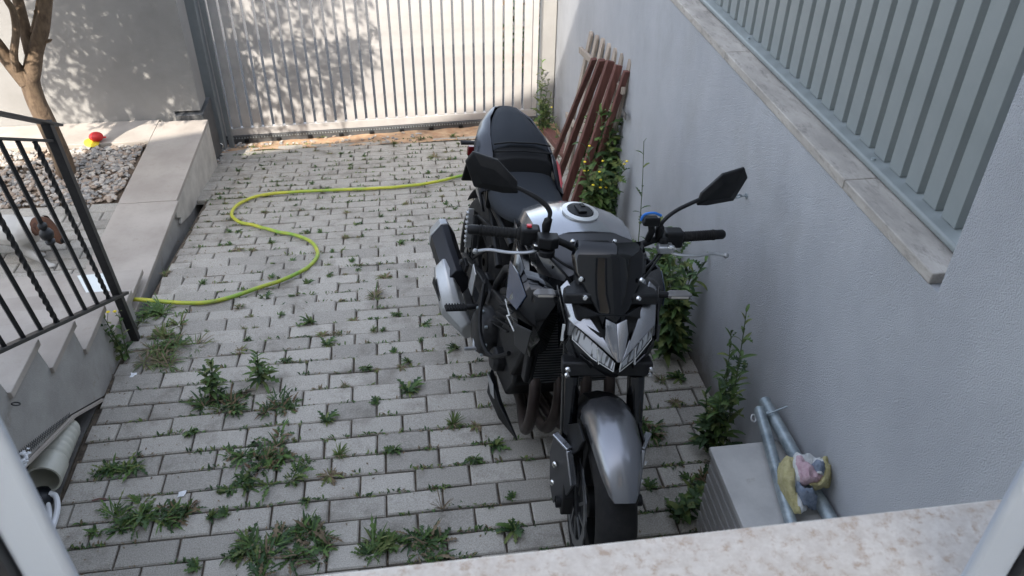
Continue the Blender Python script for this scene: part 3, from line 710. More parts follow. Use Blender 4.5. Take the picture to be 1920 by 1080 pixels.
# dust smears: pale decal lines on the guard
# headlight cowl ----------------------------------------------------
def side(fnc):
    for s in (-1, 1): fnc(s)
def q3(s, *pts): return [(x, y * s, z) for x, y, z in pts]
def HT(v):
    t = max(0, min(1, (.945 - v.z) / .08)); y = v.y * (1 - .19 * t) + .011 * t
    z = v.z
    if z < .87: z = .80 + (z - .80) * .86
    elif z < .94: z = z - .0098 * (.94 - z) / .07
    return Vector((v.x, y, z))
# black headlight housing (solid behind)
b = MB()
sec = lambda x, wt, wb, zt, zb, k: [(x, -wb, zb), (x + k, -wt, (zt + zb) / 2), (x, -wt * .8, zt), (x, wt * .8, zt), (x + k, wt, (zt + zb) / 2), (x, wb, zb)]
b.loft([sec(1.06, .12, .08, .93, .74, 0), sec(1.16, .145, .09, .89, .70, 0), sec(1.215, .135, .07, .82, .700, 0), sec(1.300, .030, .03, .775, .715, 0)])
part(b, 'headlight_housing', BLKP, steer=HT, bevel=.006)
b = MB()
# silver-grey mask: strips of quads mirrored, given thickness by solidify
def maskgeo(b, s):
    V = lambda *p: (p[0], p[1] * s, p[2])
    tipT = V(1.290, .036, .897); ctT = V(1.288, 0, .880); nose = V(1.378, 0, .795); noseO = V(1.374, .010, .797)
    val = V(1.322, .046, .838)                      # bottom of the notch beside the centre spear
    innerU = V(1.255, .088, .880); outU = V(1.160, .128, .945); outUo = V(1.165, .158, .925)
    brow0 = V(1.372, .012, .800); brow1 = V(1.330, .072, .832); brow2 = V(1.268, .150, .862)
    cheek = V(1.215, .172, .855); cheekl = V(1.245, .168, .800)
    b.add([ctT, tipT, val, noseO, nose], [(0, 1, 2, 3, 4) if s > 0 else (4, 3, 2, 1, 0)])
    b.add([val, innerU, brow2, brow1, brow0], [(0, 1, 2, 3, 4) if s > 0 else (4, 3, 2, 1, 0)])
    b.add([innerU, outU, outUo, cheek, brow2], [(0, 1, 2, 3, 4) if s > 0 else (4, 3, 2, 1, 0)])
    b.add([brow2, cheek, cheekl, V(1.262, .158, .812)], [(0, 1, 2, 3) if s > 0 else (3, 2, 1, 0)])
for s in (1, -1):
    b = MB(); maskgeo(b, s); o = part(b, 'cowl', SILV if s < 0 else GREYM, steer=HT, doubles=.0005, ang=12)
    o.data.materials[0] = mat('cowl_paint', (.27, .275, .29), .26, metal=.8, coat=.4)
    md = o.modifiers.new('solid', 'SOLIDIFY'); md.thickness = .006; md.offset = 0
    md = o.modifiers.new('bevel', 'BEVEL'); md.width = .002; md.segments = 2
for s in (1, -1):
    # reflector bowl + clear lens
    b = MB(); pl = [(1.362, .014 * s, .782), (1.318, .075 * s, .815), (1.252, .150 * s, .845), (1.262, .152 * s, .800), (1.318, .085 * s, .765), (1.366, .012 * s, .748)]
    bk_ = [(p[0] - .007, p[1], p[2] - .0005) for p in pl]
    b.plate(bk_, .004, (1, 0, .2)); hl = part(b, 'headlight', REFL, steer=HT)
    b = MB(); b.bar((1.352, .068 * s, .765), (1.322, .072 * s, .806), .004, .012, (1, 0, 0)); part(b, 'reflector_divider', CHROME, hl, steer=HT)
    b = MB(); b.tube([(1.366, .012 * s, .746), (1.320, .084 * s, .763), (1.264, .152 * s, .798), (1.254, .152 * s, .843)], .0020, 6); b.tube([(1.366, .012 * s, .746), (1.364, .012 * s, .782)], .0020, 6)
    part(b, 'light_guide', WHITEL, hl, steer=HT)
    b = MB(); b.plate([(p[0] + .001, p[1], p[2]) for p in pl], .003, (1, 0, .2)); part(b, 'lens', LENS, hl, steer=HT)
    # lower chin plates
    b = MB(); b.add([(1.370, 0, .744), (1.318, .088 * s, .757), (1.262, .156 * s, .792), (1.250, .165 * s, .74), (1.285, .085 * s, .680), (1.335, 0, .690)], [(0, 1, 2, 3, 4, 5) if s > 0 else (5, 4, 3, 2, 1, 0)])
    o = part(b, 'chin_panel', BLKP, steer=HT); md = o.modifiers.new('solid', 'SOLIDIFY'); md.thickness = .008; md.offset = -1
    b = MB(); b.plate(q3(s, (1.262, .162, .80), (1.255, .172, .765), (1.275, .12, .665), (1.295, .105, .67)), .006); part(b, 'cowl_fin', mat('fin_grey', (.022, .023, .025), .35), steer=HT, bevel=.002)
    b = MB(); b.plate(q3(s, (1.300, .125, .765), (1.330, .075, .742), (1.305, .080, .70), (1.282, .120, .735)), .008); part(b, 'chin_vent', BLKG, steer=HT, bevel=.002)
    # side wing behind the cowl
    b = MB(); b.plate(q3(s, (1.16, .165, .93), (1.235, .178, .85), (1.25, .178, .79), (1.20, .180, .70), (1.13, .17, .80)), .008); part(b, 'cowl_side', BLKG, steer=HT, bevel=.003)
    b = MB(); b.bar((1.238, .184 * s, .84), (1.245, .186 * s, .775), .004, .010, (0, 1, 0)); part(b, 'cowl_stripe', WHITEL if s < 0 else GREYM, steer=HT)
# smoked screen: curved sheet
def scr(u, v):   # u -1..1 across, v 0..1 bottom to top
    hw = [.028, .048, .080, .112, .118, .102][min(5, int(v * 5 + .001))]
    zz = .860 + .205 * v - .012 * (abs(u) ** 2) * v; xx = 1.296 - .160 * v
    return Vector((xx - .055 * (abs(u) ** 1.8) * (hw / .13) ** 2, u * hw, zz + (.018 * (1 - v) * -abs(u) if v < .1 else 0)))
b = MB(); nu = 12; vv = [0, .2, .4, .6, .8, 1.0]
vs = [scr(-1 + 2 * i / nu, v) for v in vv for i in range(nu + 1)]
b.add(vs, [(j * (nu + 1) + i, j * (nu + 1) + i + 1, (j + 1) * (nu + 1) + i + 1, (j + 1) * (nu + 1) + i) for j in range(5) for i in range(nu)])
o = part(b, 'windscreen', SMOKE, steer=True); md = o.modifiers.new('solid', 'SOLIDIFY'); md.thickness = .004
for s in (-1, 1):
    for (x, y, z) in ((1.188, .094, .968), (1.226, .082, .926)):
        b = MB(); b.lathe([(0, .007), (.006, .006), (.009, 0)], (x + .004, y * s, z), (1, .5 * s, .4), 14); part(b, 'screen_bolt', CHROME, o, steer=True)
b = MB(); b.prism([(1.075, -.085, .990), (1.135, -.085, .970), (1.135, .085, .970), (1.075, .085, .990)], (-.005, 0, .022)); part(b, 'instrument_panel', BLKP, steer=True, bevel=.008)
b = MB(); b.prism([(1.22, -.10, .86), (1.15, -.10, .97), (1.15, .10, .97), (1.22, .10, .86)], (-.03, 0, -.01)); part(b, 'cowl_bracket', BLKP, steer=True, bevel=.01)
b = MB(); b.prism([(1.315, -.04, .842), (1.255, -.105, .865), (1.20, -.12, .90), (1.27, -.04, .895), (1.27, .04, .895), (1.20, .12, .90), (1.255, .105, .865), (1.315, .04, .842)], (-.02, 0, -.012)); part(b, 'cowl_infill', BLKP, steer=True, bevel=.004)
# indicators
for s in (-1, 1):
    ik = .81 if s < 0 else .95; iz = .030
    IT = lambda v: Vector((v.x, v.y * ik, v.z + iz))
    b = MB(); b.tube([(1.14, .15 * s, .868), (1.165, .172 * s, .870), (1.170, .205 * s, .872)], [.017, .015, .012], 8, flat=.8); t = part(b, 'indicator', BLKP, steer=IT, bevel=.003)
    b = MB(); b.loft([[(1.170 + dx * k, y * s, .872 + dz * k) for dx, dz in ((.014, -.006), (.014, .006), (-.012, .009), (-.012, -.009))] for y, k in ((.200, .75), (.212, 1.15), (.268, 1.1), (.285, .35))]); part(b, 'indicator_lens', mat('indicator_lens_clear', (.22, .215, .21), .12, trans=.3, spec=.7), t, steer=IT, bevel=.002)
    b = MB(); b.bar((1.185, .211 * s, .872), (1.185, .268 * s, .872), .004, .006); part(b, 'indicator_strip', mat('led_strip', (.5, .47, .42), .3), t, steer=IT)
# handlebar, grips, controls, mirrors -------------------------------
hb = [(1.03, 0, .965), (1.03, .06, .967), (1.025, .13, 1.000), (1.005, .20, 1.012), (.955, .385, 1.000)]
hbm = [(x, -y, z) for x, y, z in hb[::-1]] + hb[1:]
b = MB(); b.tube(smoothpath(hbm, 5), .0115, 14); part(b, 'handlebar', BLKP, steer=True)
for s in (-1, 1):
    gd_ = Vector((-.05, .185 * s, -.012)).normalized(); g0 = Vector((.988, .262 * s, 1.008))
    b = MB(); pr = [(.0, -.004), (.022, -.003), (.022, .004)]
    for k in range(12): t = .008 + k * .0095; pr += [(.0158, t), (.0172, t + .003), (.0172, t + .006), (.0158, t + .009)]
    pr += [(.018, .124), (.018, .130), (.0, .132)]
    b.lathe(pr, g0, gd_, 18); g = part(b, 'grip', RUB, steer=True)
    b = MB(); b.lathe([(.0, .125), (.012, .128), (.0165, .135), (.0165, .162), (.013, .168), (0, .168)], g0, gd_, 16); part(b, 'bar_end', BLKP, g, steer=True)
    b = MB(); b.box((1.000, .232 * s, 1.012), (.050, .062, .056)); b.box((1.02, .195 * s, 1.01), (.036, .03, .034)); sg = part(b, 'switchgear', BLKP, steer=True, bevel=.009, seg=3)
    # lever
    b = MB(); lv = smoothpath([(1.045, .205 * s, .992), (1.062, .235 * s, .985), (1.062, .30 * s, .982), (1.040, .36 * s, .978), (1.045, .405 * s, .974)], 5)
    b.tube(lv, [.0085] * 3 + [.0065] * (len(lv) - 6) + [.0065, .0065, .0065], 10, flat=.65); b.ball(lv[-1], .0095, 10); part(b, 'brake_lever' if s < 0 else 'clutch_lever', ALU, steer=True)
    b = MB(); b.box((1.040, .200 * s, .995), (.040, .05, .026)); b.lathe([(0, .006), (.011, .005), (.012, 0)], (1.055, .215 * s, 1.008), (0, 0, 1), 16); part(b, 'lever_perch', ALU if s > 0 else ENG, steer=True, bevel=.005)
    b = MB(); b.lathe([(0, .004), (.012, .003), (.013, 0)], (1.056, .214 * s, 1.0085), (0, 0, 1), 18); part(b, 'pivot_screw', CHROME, steer=True)
    MT = (lambda v: Vector((v.x, v.y + .030 * max(0, min(1, (v.z - 1.06) / .08)), v.z + .008))) if s < 0 else (lambda v: Vector((v.x, v.y - .006, v.z - .018 * max(0, min(1, (v.z - 1.04) / .06)))))
    # mirror stem and head
    b = MB(); stp = smoothpath([(1.015, .185 * s, 1.02), (1.02, .185 * s, 1.06), (1.015, .192 * s, 1.095), (.995, .235 * s, 1.125), (.970, .315 * s, 1.155)], 5)
    b.tube(stp, [.012] * 7 + [.0068] * (len(stp) - 7), 10); b.lathe([(.013, -.02), (.015, 0), (.013, .02)], (1.018, .185 * s, 1.05), (0, 0, 1), 14)
    mm = part(b, 'mirror', BLKP, steer=MT)
    hp = [(.965, .305, 1.135), (.945, .345, 1.125), (.925, .440, 1.135), (.918, .472, 1.215), (.925, .450, 1.252), (.945, .375, 1.236), (.962, .312, 1.175)]
    fr = [(x + .030, y * .985 + .004, z + (.008 if i < 3 else -.010)) for i, (x, y, z) in enumerate(hp)]
    cen = Vector((.972, .385, 1.178))
    b = MB(); a_ = [(x, y * s, z) for x, y, z in hp]; f_ = [(cen.x + (x - cen.x) * .6 + .012, (cen.y + (y - cen.y) * .62) * s, cen.z + (z - cen.z) * .5) for x, y, z in hp]
    e_ = [(x + .012, y * s, z) for x, y, z in hp]
    b.loft([a_, e_, f_]); part(b, 'mirror_shell', BLKP, mm, steer=MT, ang=20, bevel=.003)
    b = MB(); b.plate([(x - .0015, (cen.y + (y - cen.y) * .93) * s, cen.z + (z - cen.z) * .93) for x, y, z in hp], .001, (1, 0, 0)); part(b, 'mirror_glass', CHROME, mm, steer=MT)
# red kill switch, brake reservoir on the right-hand bar
b = MB(); b.box((1.0, -.236, 1.044), (.014, .016, .008)); part(b, 'kill_switch', REDP, steer=True, bevel=.002)
b = MB(); b.prism([(1.035, -.150, 1.005), (1.075, -.150, 1.005), (1.085, -.175, 1.005), (1.075, -.215, 1.005), (1.03, -.215, 1.005)], (0, 0, .036)); b.lathe([(.026, 0), (.026, .02), (0, .02)], (1.058, -.183, .975), (0, 0, 1), 18); part(b, 'fluid_reservoir', BLKP, steer=True, bevel=.004)
# phone clamp with blue pads on the left bar
b = MB(); b.tube([(1.02, .145, 1.01), (1.03, .150, 1.05), (1.025, .145, 1.075)], .012, 8); b.box((1.02, .142, 1.082), (.05, .055, .016)); b.box((1.045, .142, 1.09), (.008, .05, .03)); ph = part(b, 'phone_clamp', BLKP, steer=True, bevel=.004)
b = MB(); b.tube(smoothpath([(1.02, .112, 1.082), (1.022, .120, 1.104), (1.022, .150, 1.110), (1.02, .174, 1.100)], 4), .0045, 8); part(b, 'clamp_pad', BLUEC, ph, steer=True)
# cables
b = MB()
for pts in ([(1.03, -.20, .985), (1.09, -.13, .96), (1.10, -.05, .92), (1.06, -.02, .86)], [(1.05, -.19, .98), (1.12, -.12, .93), (1.15, -.06, .85)], [(1.02, .20, .985), (1.08, .14, .95), (1.09, .06, .90), (1.04, .03, .84)], [(1.05, .19, .98), (1.11, .13, .93), (1.14, .07, .84)]):
    b.tube(smoothpath(pts, 6), .0042, 8)
part(b, 'control_cables', BLKP, steer=True)

# tank --------------------------------------------------------------
def tsec(x, zt, w, zs, zb, wb, crown=.45):
    h = [( x, -wb, zb), (x, -w, zs), (x, -w * .93, zs + (zt - zs) * .55), (x, -w * crown, zt - .004), (x, 0, zt), (x, w * crown, zt - .004), (x, w * .93, zs + (zt - zs) * .55), (x, w, zs), (x, wb, zb)]
    return h
b = MB()
b.loft([tsec(.50, .860, .085, .80, .76, .06), tsec(.55, .900, .120, .835, .77, .10), tsec(.62, .945, .155, .870, .78, .14), tsec(.70, .973, .174, .90, .80, .16), tsec(.78, .984, .183, .91, .82, .165), tsec(.85, .981, .182, .905, .82, .165), tsec(.895, .972, .176, .895, .82, .16)])
tank = part(b, 'fuel_tank', SILV, ang=24)
b = MB()   # dark front cover sloping to the steering head
b.loft([tsec(.893, .968, .178, .893, .81, .158, .52), tsec(.955, .945, .166, .875, .80, .15, .52), tsec(1.03, .905, .125, .84, .78, .11, .5)])
o = part(b, 'tank_front_cover', GREYM, ang=24)
b = MB(); b.prism([(.930, -.050, .956), (.955, -.070, .946), (1.03, -.055, .908), (1.03, .055, .908), (.955, .070, .946), (.930, .050, .956)], (.004, 0, .006)); part(b, 'ignition_surround', BLKP, o, bevel=.01)
for s in (-1, 1):
    b = MB(); b.lathe([(0, .006), (.006, .005), (.008, 0)], (.935, .075 * s, .957), (.5, 0, 1), 12); part(b, 'cover_bolt', CHROME, o)
    # louvred vent panels beside the cover
    b = MB()
    for k in range(6): b.box((.900 + k * .016, (.158 - k * .004) * s, .926 - k * .008), (.006, .022, .010))
    part(b, 'vent_louvres', BLKP, o)
    b = MB(); b.plate(q3(s, (.60, .160, .865), (.74, .196, .885), (.90, .200, .89), (.93, .190, .80), (.78, .195, .77), (.64, .16, .78)), .006); part(b, 'knee_panel', BLKG, bevel=.003)
b = MB(); b.lathe([(.062, -.002), (.064, .006), (.048, .010), (.046, .004)], (.785, 0, .984), (.06, 0, 1), 40); cp = part(b, 'fuel_cap', SILV)
cp.data.materials[0] = mat('cap_ring', (.60, .61, .60), .35, metal=.6)
b = MB(); b.lathe([(.045, .0), (.045, .010), (0, .012)], (.785, 0, .984), (.06, 0, 1), 12); b.box((.785, 0, .998), (.05, .03, .008)); part(b, 'cap_lid', BLKP, cp, bevel=.002)
b = MB(); b.box((.765, .012, 1.003), (.022, .014, .004)); part(b, 'key_flap', BLKG, cp)

# side shrouds -------------------------------------------------------
for s in (-1, 1):
    b = MB(); A = q3(s, (.70, .185, .845), (.84, .225, .872), (.98, .245, .880), (1.07, .232, .835), (1.105, .212, .72), (1.055, .195, .58), (.97, .215, .57), (.90, .24, .66), (.79, .225, .765))
    cen = Vector((.975, .278 * s, .740)); vs = A + [cen]; n = len(A)
    b.add(vs, [(i, (i + 1) % n, n) if s > 0 else ((i + 1) % n, i, n) for i in range(n)])
    inn = q3(s, (1.04, .10, .86), (1.05, .14, .60)); b.add([A[2], A[3], A[4], A[5], inn[1], inn[0]], [(0, 1, 5), (1, 2, 5), (2, 4, 5), (2, 3, 4)])
    o = part(b, 'side_shroud', BLKG, ang=10); md = o.modifiers.new('solid', 'SOLIDIFY'); md.thickness = .006
    # inset panel, tinted with the blue of the sky it reflects
    b = MB(); b.plate(q3(s, (.865, .2500, .842), (.975, .2590, .862), (1.050, .2480, .822), (1.035, .2640, .760), (.955, .2760, .755)), .004); part(b, 'shroud_inset', BLUEG, o, bevel=.001)
    # Z emblem
    b = MB(); zl = q3(s, (.945, .275, .742), (1.000, .272, .715), (.965, .267, .690), (1.030, .258, .672))
    for a_, c_ in zip(zl, zl[1:]): b.bar(a_, c_, .004, .003, (0, 1, 0))
    part(b, 'emblem', WHITEL, o)
    b = MB(); b.plate(q3(s, (1.02, .262, .70), (1.100, .226, .72), (1.05, .208, .585), (.99, .228, .585)), .005); part(b, 'shroud_lower', mat('fin_grey', (.022, .023, .025), .35), o, bevel=.002)
    # radiator side cover going down
    b = MB(); b.plate(q3(s, (.98, .175, .60), (1.05, .190, .60), (1.02, .17, .44), (.96, .16, .42)), .02); part(b, 'radiator_cover', BLKP, bevel=.005)
# radiator
b = MB(); b.bb((1.000, -.165, .44), (1.03, .165, .74)); rd = part(b, 'radiator', BLKP, bevel=.004)
b = MB()
for k in range(26): z = .45 + k * .011; b.box((1.032, 0, z), (.003, .31, .0035))
part(b, 'radiator_fins', DARKM, rd)

# frame, engine -------------------------------------------------------
b = MB()
for s in (-1, 1):
    for pts in ([(1.02, .05, .86), (.86, .15, .80), (.62, .165, .66), (.46, .13, .50)], [(1.0, .045, .78), (.84, .15, .68), (.62, .16, .56)], [(.86, .15, .79), (.80, .155, .60), (.74, .15, .50)], [(.46, .13, .50), (.40, .12, .34)], [(.52, .12, .70), (.25, .12, .72), (-.02, .10, .78)], [(.44, .13, .56), (.25, .12, .66), (.02, .11, .76)]):
        b.tube([(x, y * s, z) for x, y, z in pts], .016, 10)
part(b, 'frame', BLKP)
b = MB()
b.prism([(.42, -.15, .30), (.52, -.15, .20), (.80, -.15, .20), (.86, -.15, .30), (.84, -.15, .42), (.62, -.15, .50), (.44, -.15, .46)], (0, .30, 0))
b.prism([(.66, -.17, .40), (.86, -.17, .34), (.98, -.17, .60), (.80, -.17, .68)], (0, .34, 0)); en = part(b, 'engine', ENG, bevel=.012)
b = MB()
for k in range(7):
    a = Vector((.70 + k * .017, 0, .44 + k * .036)); b.bar(a + Vector((-.02, -.18, 0)), a + Vector((-.02, .18, 0)), .20, .005, (.4, 0, -.9))
part(b, 'cooling_fins', ENG, en)
for s in (-1, 1):
    b = MB(); b.lathe([(0, .050), (.060, .050), (.085, .040), (.100, .015), (.105, 0), (.105, -.05)], (.52, .165 * s, .305), (0, s, 0), 30); c_ = part(b, 'clutch_cover' if s < 0 else 'generator_cover', ENG, en, bevel=.004)
    for k in range(8):
        a = 2 * math.pi * k / 8; b = MB(); b.lathe([(0, .010), (.006, .009), (.007, 0)], (.52 + .096 * math.cos(a), .19 * s, .305 + .096 * math.sin(a)), (0, s, 0), 10); part(b, 'cover_bolt', STEEL, c_)
    b = MB(); b.lathe([(0, .03), (.035, .028), (.048, .015), (.05, -.03)], (.70, .165 * s, .30), (0, s, 0), 22); part(b, 'crank_cover', ENG, en, bevel=.003)
    b = MB(); b.tube(smoothpath([(.50, .20 * s, .52), (.58, .225 * s, .42), (.66, .228 * s, .36), (.76, .215 * s, .36), (.86, .19 * s, .45)], 5), .009, 8); part(b, 'coolant_hose', BLKP, en)
# exhaust headers -----------------------------------------------------
for k, y in enumerate((-.135, -.048, .048, .135)):
    b = MB(); b.tube(smoothpath([(.95, y, .50), (1.03, y * 1.05, .44), (1.055, y * 1.05, .33), (1.01, y * .95, .215), (.90, y * .7, .150), (.72, y * .4, .125), (.55, -.03 + y * .3, .13)], 6), .021, 14); part(b, 'exhaust_header', HEAD)
b = MB(); b.tube([(.60, -.02, .130), (.42, -.03, .14), (.36, -.09, .18)], [.05, .055, .04], 16); part(b, 'collector_box', HEAD)
for s in (-1, 1):
    b = MB(); b.loft([[(.62, .150 * s, .20), (.66, .175 * s, .20), (.66, .17 * s, .10), (.62, .14 * s, .11)], [(.80, .155 * s, .17), (.82, .175 * s, .175), (.82, .165 * s, .10), (.80, .145 * s, .10)], [(.95, .13 * s, .12), (.955, .135 * s, .12), (.955, .13 * s, .105), (.95, .125 * s, .105)]])
    bp_ = part(b, 'belly_spoiler', BLKP, bevel=.004)
    b = MB(); b.plate(q3(s, (.645, .177, .19), (.73, .178, .20), (.77, .178, .16), (.72, .176, .145)), .004); part(b, 'spoiler_inlay', ALU, bp_, bevel=.001)

# silencer, right side only ---------------------------------------------
def ssec(c, w, h, ch=.3): return [(c[0], c[1] + dy * w, c[2] + dz * h) for dy, dz in ((-1, -ch), (-1, ch), (-ch, 1), (ch, 1), (1, ch), (1, -ch), (ch, -1), (-ch, -1))]
b = MB(); b.loft([ssec((.20, -.215, .325), .050, .070), ssec((.08, -.232, .372), .055, .078), ssec((-.03, -.243, .415), .056, .080)]); si = part(b, 'silencer', mat('silencer_black', (.012, .013, .017), .38, metal=.3), ang=25, bevel=.004)
b = MB(); b.loft([ssec((-.03, -.243, .415), .058, .082), ssec((-.065, -.246, .430), .052, .075), ssec((-.085, -.247, .437), .034, .052)]); part(b, 'end_cap', ALU, si, bevel=.004)
b = MB(); b.loft([ssec((.34, -.180, .175), .03, .04), ssec((.27, -.235, .235), .055, .060), ssec((.17, -.258, .310), .048, .078), ssec((.115, -.260, .345), .044, .062)]); part(b, 'heat_shield', ALU, si, ang=25, bevel=.005)
b = MB(); b.plate([(.25, -.299, .275), (.17, -.315, .345), (.150, -.313, .305)], .004); part(b, 'shield_slot', BLKP, si)
b = MB(); b.prism([(.15, -.205, .42), (.20, -.205, .46), (.235, -.2, .44), (.22, -.2, .40)], (0, .014, 0)); b.lathe([(0, .01), (.012, .009), (.014, 0)], (.205, -.212, .44), (0, -1, 0), 14); part(b, 'silencer_bracket', ENG, bevel=.002)
# heel guards, pegs and passenger peg hangers
for s in (-1, 1):
    b = MB(); b.plate(q3(s, (.34, .185, .46), (.30, .190, .49), (.28, .188, .36), (.33, .185, .35)), .006); part(b, 'heel_guard', ALU, bevel=.002)
    b = MB(); b.tube([(.40, .17 * s, .345), (.40, .225 * s, .342)], .012, 10); b.loft([[(.40 + a, y * s, .345 + c) for a, c in ((-.02, 0), (.02, 0), (.018, -.012), (-.018, -.012))] for y in (.225, .315)]); fp = part(b, 'footpeg', BLKP, bevel=.003)
    b = MB()
    for k in range(7): b.box((.40, (.235 + k * .012) * s, .348), (.036, .005, .006))
    part(b, 'peg_ribs', RUB, fp)
    b = MB(); b.prism(q3(s, (.43, .165, .50), (.47, .165, .46), (.42, .165, .30), (.37, .165, .31)), (0, .014 * s, 0)); part(b, 'peg_hanger', BLKP, bevel=.003)
    b = MB(); b.tube(smoothpath([(.44, .185 * s, .30), (.50, .205 * s, .27), (.56, .22 * s, .25)], 4), .007, 8); b.tube([(.56, .205 * s, .25), (.56, .26 * s, .25)], .008, 8); part(b, 'foot_lever', ALU)
    b = MB(); b.bar((.20, .18 * s, .665), (.27, .185 * s, .50), .014, .02, (0, 1, 0)); b.bar((.27, .185 * s, .50), (.38, .15 * s, .62), .012, .014, (0, 1, 0)); b.bar((.20, .17 * s, .66), (.36, .14 * s, .68), .012, .014, (0, 1, 0)); part(b, 'passenger_hanger', BLKP, bevel=.003)
    b = MB(); b.bar((.175, .195 * s, .68), (.215, .200 * s, .52), .012, .024, (0, 1, 0))
    for k in range(7): b.box((.183 + k * .0045, .210 * s, .665 - k * .020), (.020, .012, .008))
    part(b, 'passenger_peg', ALU, bevel=.001)
# swingarm, chain, shock
b = MB()
for s in (-1, 1): b.loft([[(x, (y + a) * s, z + c) for a, c in ((-.016, -h), (.016, -h), (.016, h), (-.016, h))] for x, y, z, h in ((.42, .115, .37, .035), (.22, .125, .36, .036), (0, .130, .318, .028), (-.06, .13, .315, .02))])
b.bb((.22, -.11, .33), (.28, .11, .40)); part(b, 'swingarm', ENG, bevel=.006)
b = MB(); b.tube([(.40, -.02, .60), (.34, -.02, .40)], .03, 14); part(b, 'shock_absorber', BLKP)
b = MB(); b.tube([(0, .10, .40), (.40, .10, .39)], .008, 6); b.tube([(0, .10, .24), (.40, .10, .31)], .008, 6); b.lathe([(.085, -.003), (.085, .003)], (0, .10, .318), (0, 1, 0), 30); part(b, 'drive_chain', STEEL)
b = MB(); b.box((-.02, -.115, .42), (.09, .03, .05)); part(b, 'rear_caliper', ENG, bevel=.006)
b = MB(); b.lathe([(.335, -.075), (.345, -.05), (.345, .05), (.335, .075)], (0, 0, .318), (0, 1, 0), 20, a0=R(-150), a1=R(-95)); 
part(b, 'rear_hugger', BLKP)
b = MB(); b.tube([(1.455 - 1.25, .14, .30), (.30, .24, .10), (.315, .285, .015)], .011, 10); b.box((.33, .29, .008), (.06, .04, .008)); part(b, 'side_stand', BLKP)

# seats and tail ----------------------------------------------------
def seatsec(x, z, w, th, cr): return [(x, -w, z - th), (x, -w, z - th * .45), (x, -w * .82, z - .006), (x, -w * .4, z + cr), (x, 0, z + cr * 1.15), (x, w * .4, z + cr), (x, w * .82, z - .006), (x, w, z - th * .45), (x, w, z - th)]
b = MB(); b.loft([seatsec(.545, .848, .055, .05, .004), seatsec(.50, .832, .095, .07, .004), seatsec(.42, .820, .135, .09, .004), seatsec(.32, .818, .158, .10, .004), seatsec(.24, .828, .160, .10, .004), seatsec(.185, .850, .150, .09, .004), seatsec(.165, .862, .135, .05, .002)])
part(b, 'rider_seat', SEAT, sub=1, ang=60)
b = MB(); b.loft([seatsec(.185, .850, .125, .03, .0), seatsec(.165, .905, .128, .06, .004), seatsec(.10, .935, .130, .07, .006)], cap=True); part(b, 'pillion_front', SEATD, ang=30, bevel=.004)
b = MB(); b.loft([seatsec(.115, .932, .128, .05, .010), seatsec(.07, .962, .124, .05, .008), seatsec(0, .982, .110, .05, .008), seatsec(-.08, 1.000, .082, .05, .006), seatsec(-.145, 1.008, .050, .04, .004), seatsec(-.165, 1.004, .030, .03, .002)])
ps = part(b, 'pillion_seat', SEAT, ang=30, bevel=.003)
b = MB(); b.tube([(.118, -.122, .945), (.118, -.06, .955), (.118, .06, .955), (.118, .122, .945)], .004, 6); b.tube([(.148, -.124, .925), (.148, 0, .932), (.148, .124, .925)], .004, 6); part(b, 'seat_strap', SEATD, ps)
for s in (-1, 1):
    rows_ = [q3(s, (.25, .140, .81), (.215, .182, .775), (.24, .165, .70)), q3(s, (.14, .130, .915), (.10, .186, .845), (.12, .170, .735)), q3(s, (.04, .120, .955), (.00, .170, .895), (.02, .155, .775)), q3(s, (-.08, .094, .985), (-.12, .122, .935), (-.11, .118, .83)), q3(s, (-.17, .050, .998), (-.22, .066, .955), (-.20, .05, .87)), q3(s, (-.205, .0, .992), (-.245, .0, .955), (-.22, .0, .88))]
    b = MB()
    for i in range(len(rows_) - 1):
        for j in range(2):
            b.add([rows_[i][j], rows_[i + 1][j], rows_[i + 1][j + 1], rows_[i][j + 1]], [(0, 1, 2, 3)])
    o = part(b, 'tail_fairing', mat('tail_dark', (.010, .012, .018), .22, coat=.5), doubles=.0005, ang=25); md = o.modifiers.new('solid', 'SOLIDIFY'); md.thickness = .008
    def pt(u, v):
        A_, B_, C_, D_ = Vector(rows_[0][0]), Vector(rows_[0][1]), Vector(rows_[1][0]), Vector(rows_[1][1])
        return A_.lerp(B_, u).lerp(C_.lerp(D_, u), v) + Vector((.005, .003 * s, .006))
    for k in range(3):
        b = MB(); u0 = .42 + k * .17; b.plate([pt(u0, .12 + k * .1), pt(u0 + .09, .10 + k * .1), pt(u0 + .12, .98), pt(u0 + .02, .98)], .003); part(b, 'red_stripe', REDP, o)
    b = MB(); b.tube([(-.16, .05 * s, .83), (-.175, .11 * s, .825), (-.18, .175 * s, .822)], [.014, .012, .014], 8, flat=.7); part(b, 'rear_indicator', BLKP, bevel=.002)
b = MB(); b.prism([(.22, -.15, .70), (-.20, -.05, .86), (-.20, .05, .86), (.22, .15, .70)], (0, 0, .06)); part(b, 'under_tail', BLKP, bevel=.01)
b = MB(); b.box((-.235, 0, .90), (.03, .09, .05)); part(b, 'tail_light', REDL, bevel=.006)
b = MB(); b.loft([[(-.16, -.05, .86), (-.16, .05, .86), (-.19, .05, .84), (-.19, -.05, .84)], [(-.33, -.085, .70), (-.33, .085, .70), (-.345, .085, .70), (-.345, -.085, .70)], [(-.345, -.10, .56), (-.345, .10, .56), (-.36, .10, .56), (-.36, -.10, .56)]]); hp_ = part(b, 'plate_holder', BLKP, bevel=.004)
b = MB(); b.box((-.30, -.09, .735), (.02, .03, .045)); part(b, 'side_reflector', REDL, hp_, bevel=.003)

